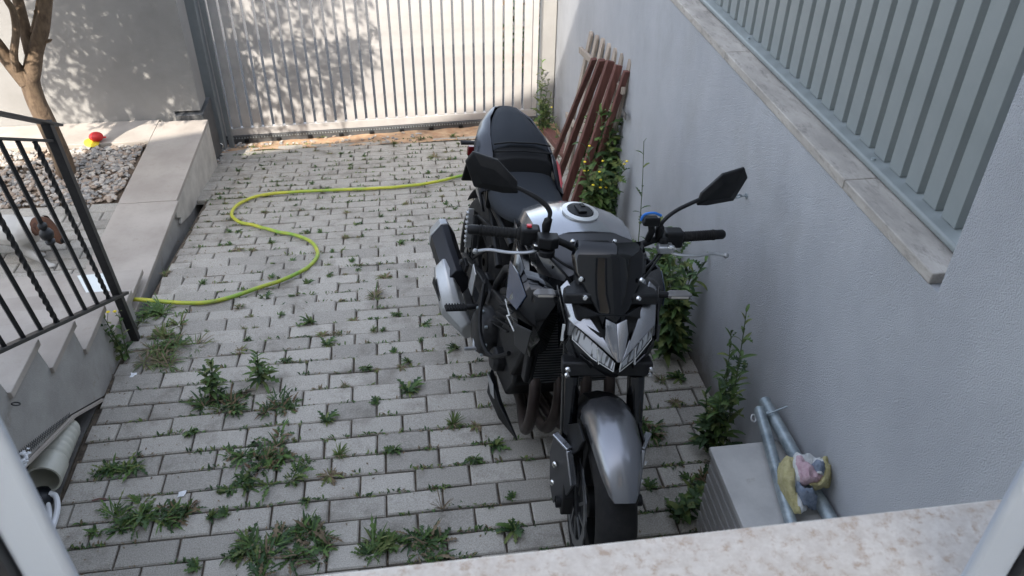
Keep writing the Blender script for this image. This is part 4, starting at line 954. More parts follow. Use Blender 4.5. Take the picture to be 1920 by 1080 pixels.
# ================================================================== vegetation
def leaf(b, base, az, L, W, el, droop, mi=0, lobed=0, rg=random, roll=0, segs=5):
    if lobed and L > .03: segs = 9; W = W * 1.7
    p = Vector(base); e = el; st = L / segs; vs = []
    side = Vector((-math.sin(az), math.cos(az), 0))
    for i in range(segs + 1):
        t = i / segs; w = W * (math.sin(math.pi * min(1, t * .93 + .07)) ** .8) * (1 if t < .999 else 0) + .0006
        if lobed and 0 < i < segs: w *= (1.35 if i % 2 else .38)
        d = Vector((math.cos(az) * math.cos(e), math.sin(az) * math.cos(e), math.sin(e)))
        up = side.cross(d) * -1
        sd = (side * math.cos(roll) + up * math.sin(roll))
        vs += [p - sd * w + up * w * .35, p + Vector((0, 0, 0)), p + sd * w + up * w * .35]
        p = p + d * st; e -= droop / segs
    fs = []
    for i in range(segs):
        for j in range(2): fs.append((i * 3 + j, i * 3 + j + 1, i * 3 + j + 4, i * 3 + j + 3))
    b.add(vs, fs, mi)
def rosette(n, L, W, seed, el=(.15, 1.1), lobed=.5, mats=3, rad=.008, droop=(.3, 1.4), b=None, c=(0, 0, 0)):
    rg = random.Random(seed); b = b or MB(); W = W * .8; n = int(n * 1.15); sk = rg.uniform(0, 6.28)
    for k in range(n):
        az = rg.uniform(0, 6.283); l = L * rg.uniform(.3, 1.1) * (.8 + .35 * math.cos(az - sk)); r0 = rg.uniform(0, rad)
        leaf(b, (c[0] + math.cos(az) * r0, c[1] + math.sin(az) * r0, c[2] + .002), az, l, W * rg.uniform(.7, 1.2) * (l / L) ** .5, rg.uniform(*el), rg.uniform(*droop), min(mats - 1, int(rg.random() ** 1.5 * mats)), rg.random() < lobed, rg, rg.uniform(-.5, .5))
    return b
def stemplant(hgt, L, W, n, seed, lean=.12, b=None, c=(0, 0, 0), stems=1, flowers=0, top=True, el=(.2, .9)):
    rg = random.Random(seed); b = b or MB()
    for s in range(stems):
        hh = hgt * (rg.uniform(.65, 1.0) if s else 1); az = rg.uniform(0, 6.28); ln = lean * rg.uniform(.5, 1.5)
        o = Vector(c) + Vector((rg.uniform(-.02, .02) * (stems > 1), rg.uniform(-.02, .02) * (stems > 1), 0))
        path = [o + Vector((math.cos(az) * ln * hh * t * t, math.sin(az) * ln * hh * t * t, hh * t)) for t in [i / 8 for i in range(9)]]
        b.cur = 3; b.tube(path, [.0035 * (1 - .07 * i) for i in range(9)], 5, cap=False); b.cur = 0
        a = rg.uniform(0, 6)
        for k in range(n):
            t = .06 + .94 * (k + rg.random()) / n; i = min(7, int(t * 8)); p = path[i].lerp(path[i + 1], t * 8 - i)
            a += 2.4; l = L * rg.uniform(.65, 1.1) * (1.15 - .65 * t)
            leaf(b, p, a, l, W * (1.1 - .5 * t), rg.uniform(*el) + (.5 if t > .9 else 0), rg.uniform(.4, 1.5), rg.choice((0, 0, 1, 2)), rg.random() < .25, rg, rg.uniform(-.4, .4))
        for k in range(flowers):
            q = path[-1] + Vector((rg.gauss(0, .02), rg.gauss(0, .02), rg.uniform(-.03, .03))); b.cur = 3; b.tube([path[-2], q], .0012, 4, cap=False)
            b.cur = 4; b.ball(q, (.0085, .0085, .004), 8); b.cur = 0
    return b
PM = [LG, LD, LY, STALK, YEL]; PD = [LD, LG, LY, STALK, YEL]; PB = [DSTALK, LB, LY, STALK, YEL]
def weedmesh(b, mats): o = b.build('weed', mats, ang=60); me = o.data; bpy.data.objects.remove(o); return me
W_ = {
 'r1': weedmesh(rosette(30, .055, .0055, 1), PD), 'r2': weedmesh(rosette(24, .05, .005, 2, lobed=.9), PM), 'r3': weedmesh(rosette(36, .045, .0042, 3, el=(.4, 1.3)), PD),
 'g1': weedmesh(rosette(70, .045, .0016, 4, el=(.1, 1.2), lobed=0, rad=.02), [DSTALK, LY, LG, STALK, YEL]), 'g2': weedmesh(rosette(60, .05, .0018, 5, el=(.5, 1.4), lobed=0, rad=.012), [LY, LG, DSTALK, STALK, YEL]),
 'd1': weedmesh(rosette(50, .05, .003, 6, el=(.1, .7), lobed=.8, rad=.02), PB),
}
def cluster(seed, parts, mats):
    rg = random.Random(seed); b = MB()
    for (dx, dy, n, L, Wd, lob) in parts: rosette(n, L, Wd, rg.randrange(9999), lobed=lob, b=b, c=(dx, dy, 0), rad=.015)
    return b
def put_weed(me, px, py, size, label, cat='weed', group=None, rz=None, name='weed', wp=None, shade=None):
    p = wp or G(px, py); o = bpy.data.objects.new(name, me); COL.objects.link(o); o.location = (p[0], p[1], p[2] + .001)
    o.scale = (size,) * 3; o.rotation_euler = (0, 0, rz if rz is not None else random.uniform(0, 6.28)); return tag(o, label, cat, group)
# single small weeds in the joints: (px, py, mesh, size, label)
WL = [
 (583, 607, 'r3', 1.25, 'tufted dark green weed with upright narrow leaves just below the hose bend'),
 (612, 647, 'r1', 1.0, 'spiky dark weed below and right of the tufted one under the hose bend'),
 (523, 594, 'r2', .8, 'low weed right beside the hose halfway along its lower run'),
 (462, 637, 'r2', .6, 'tiny weed alone on a pale paver left of centre below the hose'),
 (497, 562, 'r1', 1.0, 'dark leafy weed touching the underside of the yellow hose'),
 (575, 536, 'r3', 1.0, 'weed inside the hose loop close to its right bend'),
 (510, 522, 'r2', .6, 'small weed inside the hose loop near its lower run'),
 (450, 577, 'g1', .9, 'yellowing grass tuft just under the hose left of the dark leafy weed'),
 (750, 458, 'r2', .8, 'weed with a dry grass tail halfway between hose and silencer'),
 (723, 522, 'd1', 1.0, 'flat straggling weed over the joint left of the silencer'),
 (703, 558, 'g1', 1.3, 'wide dry grass tuft on the rust stained paver'),
 (745, 590, 'r2', .85, 'pale spidery rosette left of the right footpeg'),
 (798, 609, 'r1', .8, 'low dark weed nearest the right footpeg'),
 (687, 691, 'r2', .9, 'single star shaped weed in the middle of the driveway'),
 (740, 662, 'r2', .6, 'small weed up and left of the twin leaved one by the engine'),
 (766, 680, 'r3', .8, 'weed with upright leaves right of the small star shaped one'),
 (786, 640, 'r2', .55, 'thin pale weed standing left of the engine cover'),
 (855, 655, 'r3', 1.0, 'leafy weed in the shade against the engine cover'),
 (766, 735, 'r1', 1.45, 'large bright green weed in the middle left of the exhaust headers'),
 (707, 758, 'r2', .75, 'small yellow green weed left below the large bright one'),
 (612, 790, 'r1', 1.1, 'dark weed with one long leaf pointing down left'),
 (648, 726, 'g1', .6, 'thin dry grass along a joint in the middle of the driveway'),
 (740, 843, 'r2', 1.05, 'broad leaved weed in the joint below the large bright green one'),
 (636, 855, 'g2', 1.0, 'low mat of fine weed left of the broad leaved one'),
 (850, 797, 'g2', 1.1, 'fine green mat in the joint beside the belly spoiler'),
 (893, 800, 'd1', .7, 'withered brown weed right of the fine green mat'),
 (928, 838, 'r3', 1.25, 'bushy green weed in front of the exhaust headers'),
 (890, 862, 'r2', 1.0, 'sparse weed left below the bushy one at the headers'),
 (966, 995, 'r1', 1.35, 'spreading weed just left of the front wheel'),
 (962, 938, 'r2', .7, 'small weed between front wheel and bare brown stalks'),
 (617, 893, 'd1', 1.1, 'half withered rosette right of the biggest patch'),
 (356, 812, 'r2', .9, 'thin weed standing on a joint left of the centre patch'),
 (450, 660, 'd1', .8, 'flat greyish rosette between the two tall weeds'),
 (538, 675, 'r2', .8, 'little weed right of the taller tall weed'),
 (575, 940, 'r3', .8, 'small upright weed above the bottom centre patch'),
 (395, 972, 'r3', .9, 'dark weed between the two bottom left patches'),
 (425, 967, 'r2', .8, 'thin weed right beside the dark one at bottom left'),
 (370, 1068, 'r2', .9, 'weed at the very bottom edge above the window sill'),
 (836, 385, 'r2', .6, 'weed just left of the rear wheel, upper of two'),
 (852, 393, 'r1', .5, 'weed just left of the rear wheel, lower of two'),
 (600, 258, 'g2', 1.1, 'sunlit grassy tuft near the gate track left of centre'),
 (740, 270, 'g2', 1.0, 'sunlit tuft below the blue scrap at the gate'),
 (790, 262, 'g1', 1.3, 'dry straw tuft in the sunlit strip before the gate'),
 (848, 257, 'g2', 1.1, 'pale sunlit tuft nearest the tail of the motorcycle'),
 (815, 296, 'd1', 1.4, 'ragged brown green weed on pavers left of the tail light'),
 (1275, 655 + 55, 'r1', 1.2, 'weed between the front fork and the tall plant by the wall'),
 (1240, 715, 'g1', .8, 'reddish dry tuft right of the headlight'),
 (1215, 915, 'r2', .9, 'straggly weed right of the mudguard tip'),
 (1268, 970, 'r3', 1.6, 'bushy dark weed at the bottom edge right of the front wheel'),
 (1265, 755, 'd1', .8, 'dead weed stalk on a joint right of the fork'),
 (310, 515, 'g1', .8, 'dry tuft at the foot of the kerb'),
 (378, 533, 'r2', .8, 'small weed left inside the hose loop'),
 (445, 470, 'd1', .9, 'thin flat weed just left of the hose bend'),
 (578, 437, 'r1', .7, 'dark weed right of the hose S bend'),
 (660, 492, 'r2', .6, 'upright little weed right of the hose'),
 (620, 487, 'r3', .6, 'dark weed touching the right bend of the hose'),
 (672, 506, 'r1', .5, 'small weed two rows below the upright little one'),
]
for (px, py, k, sz, lab) in WL: put_weed(W_[k], px, py, sz, lab)
for k in range(130):
    x = random.uniform(-1.25, .6); y = random.uniform(2.6, 6.0); y = min(rows_y.values(), key=lambda q: abs(q - y))
    if abs(x - .35) < .3 and y < 4.6: continue
    put_weed(W_[random.choice(['d1', 'g1', 'r2', 'g2', 'r1'])], 0, 0, random.uniform(.35, .7), 'very small weed sprouting from a joint of the upper paving', group='very small weeds in the paving joints', wp=(x, y, gz(y)))
# larger patches
def patch(px, py, w_px, seed, label, mats=None, n=5, L=.075, sc=1.0, name='weed_patch'):
    mats = mats or [LD, LG, [LY, DSTALK, LB][seed % 3], STALK, YEL]
    p = G(px, py); wm = w_px / 1532.4 * (p - CAM).length; rg = random.Random(seed); b = MB()
    n = int(n * 1.45); L *= 1.15
    for k in range(int(n * 1.8)):
        dx = max(-.62, min(.62, rg.gauss(0, .27))) * wm; dy = max(-.45, min(.45, rg.gauss(0, .19))) * wm
        rosette(rg.randint(14, 34), L * rg.uniform(.3, 1.0), rg.uniform(.0025, .0062), rg.randrange(9999), el=(.05, 1.2), lobed=.6, b=b, c=(dx, dy, gz(p.y + dy) - p.z), rad=.02)
    o = b.build(name, mats, ang=60); o.location = p; return tag(o, label, 'weed patch')
patch(500, 862, 130, 11, 'biggest leafy weed patch, in the middle of the lower left driveway', n=8)
patch(500, 905, 110, 12, 'dark lobed leaves spreading along the joint under the biggest patch', n=4, L=.085)
patch(245, 975, 88, 63, 'bright green weed patch with long lobed leaves near the bottom left', mats=PM, n=5, L=.095)
patch(330, 965, 60, 14, 'brownish green weed patch right of the bright one at bottom left', n=3)
patch(222, 885, 60, 15, 'dark weed patch next to the drain pipe end', n=3)
patch(560, 1020, 150, 16, 'dense dark patch cut by the window sill at the bottom centre', n=10, L=.085)
patch(465, 1035, 60, 17, 'round patch left of the dense dark one at the sill', mats=PM, n=3)
patch(715, 1035, 75, 18, 'spiky bright patch at the sill right of the dense dark one', mats=PM, n=4, L=.08)
patch(800, 1015, 80, 19, 'weed patch with dark curled leaves at the sill, left of the front wheel', n=5)
patch(518, 765, 60, 20, 'drooping dark weeds below the taller tall weed', n=4, L=.08)
patch(430, 755, 100, 21, 'dark matted patch at the foot of the two tall weeds', n=6, mats=[LD, LG, LB, STALK, YEL])
patch(1212, 815, 60, 22, 'leafy weed right of the mudguard, in the shade', n=3, L=.08)
patch(285, 590, 75, 23, 'broad leaved weeds at the foot of the railing post', mats=PM, n=5, L=.09)
patch(1325, 905, 60, 24, 'low tangled weeds against the side of the grooved box', n=3, mats=[LD, LB, LG, STALK, YEL])
# dry clump by the steps
p = G(315, 672); b = MB()
for k in range(9):
    dx = random.uniform(-.12, .13); dy = random.uniform(-.09, .09)
    rosette(46, .085, .0022, 100 + k, el=(.1, .9), lobed=0, rad=.03, b=b, c=(dx, dy, gz(p.y + dy) - p.z))
o = b.build('grass_clump', [DSTALK, LY, LG, STALK, YEL], ang=60); o.location = p; tag(o, 'large half dried grass clump spreading beside the stair wall', 'grass clump')
patch(335, 640, 70, 26, 'green weeds growing through the half dried grass clump', mats=PM, n=3, L=.09)
patch(305, 625, 50, 27, 'pale weeds above the half dried grass clump', mats=[LY, LG, DSTALK, STALK, YEL], n=3, L=.06)
# bare reddish stalks
p = G(828, 955); b = MB(); rg = random.Random(5)
for k in range(22):
    a = rg.uniform(0, 6.28); l = rg.uniform(.03, .06); b.tube([(0, 0, 0), (math.cos(a) * l * .4, math.sin(a) * l * .4, l * .6), (math.cos(a) * l * .8, math.sin(a) * l * .8, l)], .0009, 4, cap=False)
o = b.build('dead_stalks', DSTALK); o.location = p; tag(o, 'bare reddish dead stalks fanning out above the bottom weeds', 'weed')
# tall plants
def tall(px, py, h, L, W, n, seed, label, stems=1, flowers=0, mats=PM, lean=.12, wp=None, name='tall_weed', el=(.2, .9)):
    p = Vector(wp) if wp else G(px, py); b = stemplant(h, L, W, n, seed, lean, stems=stems, flowers=flowers, el=el)
    o = b.build(name, mats, ang=60); o.location = p; return tag(o, label, 'plant')
tall(408, 745, .19, .075, .009, 22, 31, 'tall dark weed left of the pair growing in the driveway joint', mats=PD, stems=2)
tall(492, 725, .17, .085, .008, 22, 32, 'taller bright crowned weed right of the pair growing in the driveway joint', stems=2)
tall(0, 0, .74, .085, .008, 38, 33, 'tall leafy plant with a flower spike behind the poles on the wall', stems=2, flowers=0, wp=(1.10, 2.04, 0), lean=.05, el=(.5, 1.1))
tall(0, 0, .42, .085, .009, 26, 43, 'dense lower growth around the foot of the tall plant by the poles', stems=6, wp=(1.09, 2.08, 0), lean=.2, mats=PD)
tall(0, 0, .56, .11, .011, 30, 34, 'dense tall plants behind the headlight against the wall', stems=13, wp=(1.09, 2.66, -.01), lean=.14, mats=PD)
tall(0, 0, .50, .11, .010, 26, 44, 'leafy stems behind the clutch lever against the wall', stems=12, wp=(1.12, 2.98, -.03), lean=.10)
tall(0, 0, .80, .085, .007, 12, 35, 'single thin stalk with narrow leaves above the phone clamp', stems=1, wp=(1.13, 3.35, -.08), lean=.04, mats=PD)
tall(0, 0, .50, .12, .014, 28, 36, 'bushy green plant with yellow flowers behind the fuel tank', stems=14, flowers=1, wp=(1.06, 3.92, -.17), lean=.22, mats=[LG, LD, LY, STALK, YEL])
tall(0, 0, .66, .14, .018, 30, 37, 'broad leaved bushy plant at the foot of the leaning boards', stems=12, wp=(1.13, 4.40, -.25), lean=.16)
tall(0, 0, .72, .14, .016, 30, 38, 'tall drooping plant pressed against the wall right of the leaning boards', stems=9, wp=(1.17, 4.22, -.22), lean=.07, mats=PD)
tall(0, 0, .60, .10, .009, 26, 39, 'tall sunlit plant in the corner between gate and right wall', stems=3, wp=(1.13, 6.22, -.56), lean=.08, mats=[LY, LG, LG, STALK, YEL])
tall(0, 0, .30, .09, .008, 20, 49, 'low sunlit growth at the foot of the corner plant', stems=5, wp=(1.16, 6.15, -.55), lean=.2, mats=[LY, LG, LD, STALK, YEL])
tall(0, 0, .30, .05, .008, 12, 40, 'thin weed with one yellow flower beside the sunlit corner plant', stems=1, flowers=1, wp=(1.2, 5.85, -.5), lean=.2)
tall(1385, 850, .16, .07, .008, 14, 41, 'weed rising beside the upper corner of the grooved box', stems=3, wp=(.93, 1.80, 0))
tall(0, 0, .26, .05, .010, 12, 42, 'thin flowering weed climbing along the stair wall beside the post', stems=3, flowers=1, wp=(-1.30, 2.98, -.04), lean=.15)
tall(0, 0, .22, .06, .012, 10, 46, 'weed with few broad leaves between the box and the window sill', stems=2, wp=(.86, 1.75, 0), lean=.3, mats=PD)

# fine ground cover in joints (uncountable) and litter
b = MB(); rg = random.Random(77); jr = sorted(rows_y.values())
for _ in range(1500):
    i = rg.choice(jr); x = rg.uniform(-1.32, 1.15); y = i + rg.gauss(0, .004)
    if y < 1.55 or y > 6.25: continue
    if noise.noise(Vector((x * 1.3, y * 1.3, 2))) < -.12 and rg.random() < .7: continue
    n = rg.randint(5, 14); ln = rg.uniform(.01, .06)
    for k in range(n):
        xx = x + rg.uniform(-ln, ln); l = rg.uniform(.006, .024); leaf(b, (xx, y + rg.gauss(0, .003), gz(y)), rg.uniform(0, 6.28), l, l * .16, rg.uniform(.1, 1.2), rg.uniform(.2, 1), rg.choice((0, 1, 1, 2, 3)), segs=2)
tag(b.build('joint_moss', [LG, LD, LY, DSTALK], smooth=False), 'tiny weeds and moss filling the joints between the pavers', kind='stuff')
b = MB()
for _ in range(2600):
    y = rg.uniform(1.6, 6.25); x = rg.uniform(-1.33, 1.2)
    if rg.random() < .55: x = -1.33 + abs(rg.gauss(0, .25)) if rg.random() < .6 else 1.18 - abs(rg.gauss(0, .12)); 
    if y > 5 and rg.random() < .3: continue
    s_ = rg.uniform(.002, .008); y = min(jr, key=lambda q: abs(q - y)) + rg.gauss(0, .007) if rg.random() < .6 else y; a = rg.uniform(0, 6.28); c = Vector((x, y, gz(y) + .004)); u_ = Vector((math.cos(a), math.sin(a), rg.uniform(-.2, .2))) * s_; v_ = Vector((-math.sin(a), math.cos(a), rg.uniform(-.2, .3))) * s_ * .45
    b.add([c - u_, c + v_, c + u_, c - v_], [(0, 1, 2, 3)], rg.randrange(3))
tag(b.build('leaf_litter', [DSTALK, LB, DSOIL], smooth=False), 'dry leaf crumbs scattered over the pavers', kind='stuff')
for (px, py, col, lab, sc) in [(341, 929, PVCW, 'crumpled white paper scrap between the bottom left weeds', .014), (251, 706, PVCW, 'pale plastic scrap at the foot of the stair wall', .013), (785, 252, BLUEC, 'small pale blue scrap in the sunlit strip at the gate', .022), (187, 940, REDW, 'thin reddish strip lying on the pavers near the pipe', .018)]:
    p = G(px, py) + Vector((0, 0, .006)); b = MB(); rr = random.Random(px)
    vs = [p + Vector((dx * sc + rr.uniform(-.3, .3) * sc, dy * sc + rr.uniform(-.3, .3) * sc, rr.uniform(0, .5) * sc)) for dy in (-1, 0, 1) for dx in (-1, 0, 1)]
    if 'strip' in lab: vs = [p + Vector((dx * .025, dy * .004 + .006 * (1 - dx * dx), .002)) for dy in (-1, 0, 1) for dx in (-1, 0, 1)]
    b.add(vs, [(0, 1, 4, 3), (1, 2, 5, 4), (3, 4, 7, 6), (4, 5, 8, 7)]); o = b.build('litter_scrap', mat('scrap_pale_blue', (.35, .55, .75), .6) if col is BLUEC else col, smooth=False); tag(o, lab, 'litter')

# ------------------------------------------------------------------ hose
hp = [(215, 575), (245, 565), (300, 568), (370, 572), (430, 562), (480, 545), (530, 528), (575, 506), (596, 482), (588, 460), (560, 446), (520, 437), (480, 427), (447, 418), (436, 404), (445, 388), (475, 373), (520, 365), (600, 360), (700, 356), (760, 352), (810, 345), (850, 336), (900, 322), (960, 305)]
pts = [q + Vector((noise.noise(q * 9) * .006, noise.noise(q * 9 + Vector((5, 5, 5))) * .006, 0)) for q in smoothpath([G(*q, .0115) + Vector((0, 0, .0115)) for q in hp], 6)]
b = MB(); b.tube(pts, .0105, 12)
tag(b.build('garden_hose', HOSE), 'yellow green garden hose lying in an S curve across the pavers', 'hose')

# ------------------------------------------------------------------ tree
tb = H(125, 325, -.13); dpl = tb.y
tree = empty('garden_tree', 'small tree with forked brown trunk growing in the pebble bed', 'tree', tb)
def tp(px, py, dy=0): return PL(px, py, y=dpl + dy) - tb
b = MB()
b.tube(smoothpath([tp(128, 345), tp(118, 300), tp(92, 240, -.02), tp(68, 190, -.03), tp(55, 150, -.04)], 5), [.075, .066, .062, .060, .058, .058, .056, .056, .055, .055, .055, .055, .055, .055, .054, .054, .054, .054, .054, .055, .055], 18)
tr = b.build('trunk', BARK, tree)
b = MB(); b.tube(smoothpath([tp(55, 160, -.04), tp(62, 120, -.04), tp(66, 95, -.04), tp(78, 55, -.05), tp(84, 10, -.06), tp(92, -60, -.06), tp(110, -200, -.1)], 5), [.052 - .0007 * i for i in range(31)], 14); b.build('limb', BARK, tree)
b = MB(); b.tube(smoothpath([tp(58, 100, -.04), tp(48, 60, -.03), tp(36, 10, 0), tp(20, -60, .05), tp(0, -200, .1)], 5), [.036 - .0006 * i for i in range(21)], 12); b.build('limb', BARK, tree)
b = MB(); b.tube(smoothpath([tp(50, 155, -.05), tp(20, 118, -.06), tp(0, 92, -.08), tp(-30, 40, -.12), tp(-60, -120, -.2)], 5), [.046 - .0007 * i for i in range(21)], 14); b.build('limb', BARK, tree)
b = MB(); b.tube(smoothpath([tp(30, 130, -.08), tp(26, 100, -.12), tp(30, 60, -.14), tp(24, 20, -.14), tp(8, -10, -.16), tp(-20, -100, -.2)], 5), [.024 - .0004 * i for i in range(26)], 10); b.build('limb', BARK, tree)
for (a, c) in [((86, 78), (97, 74)), ((70, 45), (64, 20)), ((60, 60), (72, -20))]:
    b = MB(); b.tube([tp(*a, -.05), tp((a[0] + c[0]) / 2 + 2, (a[1] + c[1]) / 2, -.07), tp(*c, -.08)], [.012, .009, .004], 8); b.build('twig', BARK, tree)
rg = random.Random(12); b = MB()
cl = []
def zlim(y): return 1.03 + (5.2 - y) * .30            # the crown stays above the picture
def throw(X, Y, Z):
    for _ in range(12):
        y = rg.uniform(4.0, 5.35); t = (Y - y) / SUN.y; x = X - SUN.x * t; z = Z - SUN.z * t
        if z > zlim(y) + .1 and z < 3.1: return x, y, z
    return None
for _ in range(165):                                   # over the left wall, thinning towards its sunlit end
    X = rg.uniform(-2.45, -1.42)
    if rg.random() > (X + 2.5) / .42: continue
    q = throw(X, 5.78, rg.uniform(-.1, 1.1))
    if q: cl.append((*q, rg.uniform(.07, .13)))
for _ in range(150):                                   # over the left part of the gate
    X = -1.45 + rg.random() ** 1.5 * 1.15; q = throw(X, 6.4, rg.uniform(-.5, 1.1))
    if q and rg.random() > .25 + (X + 1.45) * .35: cl.append((*q, rg.uniform(.06, .12)))
for _ in range(13):
    q = throw(rg.gauss(-.42, .13), 6.42, rg.gauss(-.05, .22))
    if q: cl.append((*q, rg.uniform(.06, .10)))
for _ in range(40): cl.append((rg.uniform(-3.1, -.9), rg.uniform(4.3, 5.6), rg.uniform(2.0, 2.9), rg.uniform(.08, .15)))
for (x, y, z, r_) in cl:
    for k in range(int(46 * (r_ / .12))):
        q = Vector((rg.gauss(0, r_ * .6), rg.gauss(0, r_ * .6), rg.gauss(0, r_ * .6))) + Vector((x, y, z)) - tb
        if q.z + tb.z < zlim(q.y + tb.y): continue
        leaf(b, q, rg.uniform(0, 6.28), rg.uniform(.045, .075), rg.uniform(.010, .015), rg.uniform(-.9, .6), rg.uniform(.2, 1), 0, segs=2)
b.build('crown', LT, tree, smooth=False)
for k in range(7):
    a = rg.choice([tp(110, -200, -.1), tp(0, -200, .1), tp(92, -60, -.06)]); c = Vector(rg.choice(cl)[:3]) - tb
    b = MB(); b.tube(smoothpath([a, a.lerp(c, .5) + Vector((0, 0, .08)), c], 5), [.014 - .001 * i for i in range(11)], 6); b.build('branch', BARK, tree)

# toy on the stone edging
p = H(178, 268, -.11); ty = empty('toy_cap', 'small red and yellow toy lying on the edging in front of the sunlit wall', 'toy', p)
b = MB(); b.ball((.012, .02, .035), (.048, .038, .034), 14); b.tube([(.05, .02, .03), (.075, .02, .028)], .006, 6); b.build('red_dome', mat('toy_red', (.62, .03, .03), .5), ty)
b = MB(); b.lathe([(0, .018), (.03, .018), (.05, .006), (.048, 0), (0, 0)], (-.02, 0, 0), (.2, -.2, 1), 18); b.build('yellow_brim', mat('toy_yellow', (.80, .60, .04), .5), ty)
# pale sheet on the landing of the steps
b = MB(); q = [H(145, 518, -.028), H(200, 513, -.028), H(218, 548, -.028), H(163, 552, -.028)]; b.prism(q, (0, 0, .004))
tag(b.build('pale_sheet', mat('sheet_white', (.70, .74, .72), .7)), 'thin pale sheet lying at the foot of the steps behind the railing', 'paper')

# ------------------------------------------------------------------ timber leaning on the right wall
bd = empty('stacked_boards', 'stack of red brown painted battens leaning against the right wall', 'boards', (1.1, 4.9, -.3)); T_ = inv(bd)
red = [((1114, 110), (1030, 318), .030, -.10), ((1129, 112), (1040, 352), .036, -.085), ((1145, 114), (1046, 408), .040, -.07), ((1160, 122), (1064, 420), .036, -.05), ((1175, 133), (1088, 405), .030, -.035)]
for k, (tq, bq, wd, dx) in enumerate(red):
    g = G(*bq); xt = WX(4.9) + dx
    t = PL(*tq, x=xt); g = g + Vector((0, 0, .0)); 
    b = MB(); b.bar(g, t, wd * .72, wd * 1.2, (-1, -.2, 0)); b.build('batten', REDW, bd, tf=T_, bevel=.003)
gr = empty('old_wooden_frame', 'weathered frame of grey rounded slats standing behind the red battens', 'wooden frame', (1.15, 5, -.3)); T_ = inv(gr)
gt = [(1108, 66), (1119, 73), (1130, 79), (1142, 89), (1154, 98), (1167, 108), (1182, 119)]
ends = []
for k, tq in enumerate(gt):
    t = PL(*tq, x=WX(4.9) - .012); g = Vector((WX(4.9) - .10, t.y + .22 - k * .01, gz(t.y + .1))); ends.append((g, t))
    b = MB(); b.bar(g, t, .052, .018, (-1, 0, 0)); d_ = (t - g).normalized(); sd = d_.cross(Vector((-1, 0, 0))).normalized()
    b.lathe([(.0, -.009), (.026, -.009), (.026, .009), (0, .009)], t, (-1, 0, 0), 18); b.build('slat', GREYW, gr, tf=T_, bevel=.002)
for f_ in (.86, .35):
    a = ends[0][0].lerp(ends[0][1], f_) + Vector((-.022, .10, 0)); c = ends[-1][0].lerp(ends[-1][1], f_) + Vector((-.022, -.06, 0)); b = MB(); b.bar(a, c, .04, .022, (-1, 0, 0)); b.build('cross_rail', GREYW, gr, tf=T_, bevel=.002)
lb = empty('lying_batten', 'short red board lying on the ground with two pale end blocks near the gate', 'board', G(1035, 262)); T_ = inv(lb)
b = MB(); a = G(1018, 240) + Vector((0, 0, .03)); c = G(1068, 305) + Vector((0, 0, .03)); b.bar(a, c, .075, .045); b.build('board', REDW, lb, tf=T_, bevel=.003)
for dy in (-.022, .022):
    b = MB(); d_ = (c - a).normalized(); sd = d_.cross(Vector((0, 0, 1))).normalized(); b.bar(a - d_ * .05 + sd * dy + Vector((0, 0, .01)), a + d_ * .02 + sd * dy + Vector((0, 0, .01)), .028, .05); b.build('end_block', GREYW, lb, tf=T_, bevel=.002)
p = PL(1170, 214, x=WX(4.1) - .03); b = MB(); b.box(p, (.006, .085, .035)); b.box(p + Vector((-.004, 0, .006)), (.003, .06, .008)); b.box(p + Vector((-.004, .01, -.008)), (.003, .05, .004))
tag(b.build('metal_tag', mat('tag_metal', (.30, .29, .27), .4, metal=.6, col2=(.10, .10, .10), scale=90)), 'small scuffed metal plate sticking out beside the leaning boards', 'plate')

# ------------------------------------------------------------------ box, poles, towel on the right
bx = empty('grooved_box', 'low grey box with stone slab top and grooved side against the right wall', 'box', (1.04, 1.45, 0)); T_ = inv(bx)
zt = .415; c0 = H(1330, 838, zt); c1 = H(1388, 975, zt)
dirv = (c1 - c0); x_l = lambda y: c0.x + (y - c0.y) * dirv.x / dirv.y
ya, yb = .75, c0.y
b = MB(); b.prism([(x_l(ya), ya, zt - .022), (WX(ya) - .0, ya, zt - .022), (WX(yb) - .002, yb, zt - .022), (x_l(yb), yb, zt - .022)], (0, 0, .022)); b.build('top_slab', SLABG, bx, tf=T_, bevel=.003)
b = MB(); b.prism([(x_l(ya) + .02, ya + .02, 0), (WX(ya) - .01, ya + .02, 0), (WX(yb) - .01, yb - .012, 0), (x_l(yb) + .02, yb - .012, 0)], (0, 0, zt - .0225)); b.build('body', mat('box_core', (.16, .16, .155), .8), bx, tf=T_, smooth=False)
for k in range(8):
    z = .03 + k * .047; b = MB(); b.prism([(x_l(ya) + .006, ya, z), (x_l(ya) + .019, ya, z), (x_l(yb) + .019, yb - .011, z), (x_l(yb) + .006, yb - .011, z)], (0, 0, .034)); b.build('louvre_slat', LOUV, bx, tf=T_, bevel=.002)
def pole(a, c, r_, lab, ext=1.4):
    d_ = (c - a); e = a + d_ * ext; b = MB(); n_ = 20
    b.lathe([(r_ - .003, .004), (r_, .0), (r_, (e - a).length), (0, (e - a).length)], a, d_, 24); b.lathe([(0, .012), (r_ - .003, .010)], a, d_, 24)
    o = b.build('steel_pole', STEEL); return tag(o, lab, 'pole', None)
a1 = H(1433, 752, .455); e1 = H(1530, 925, .445); pole(a1, e1, .021, 'longer galvanized pole lying nearest the wall on the grooved box', 1.9)
a2 = H(1424, 768, .455); e2 = H(1476, 955, .440); pole(a2, e2, .0185, 'shorter galvanized pole crossing left under the towel on the box', 1.7)
b = MB(); p = H(1440, 776, .475); q = H(1476, 762, .50); b.tube([p, q], .0028, 8); b.lathe([(0, -.004), (.008, -.004), (.008, .004), (0, .004)], p, q - p, 6)
tag(b.build('steel_bolt', STEEL), 'thin steel bolt sticking out across the upper ends of the poles', 'bolt')
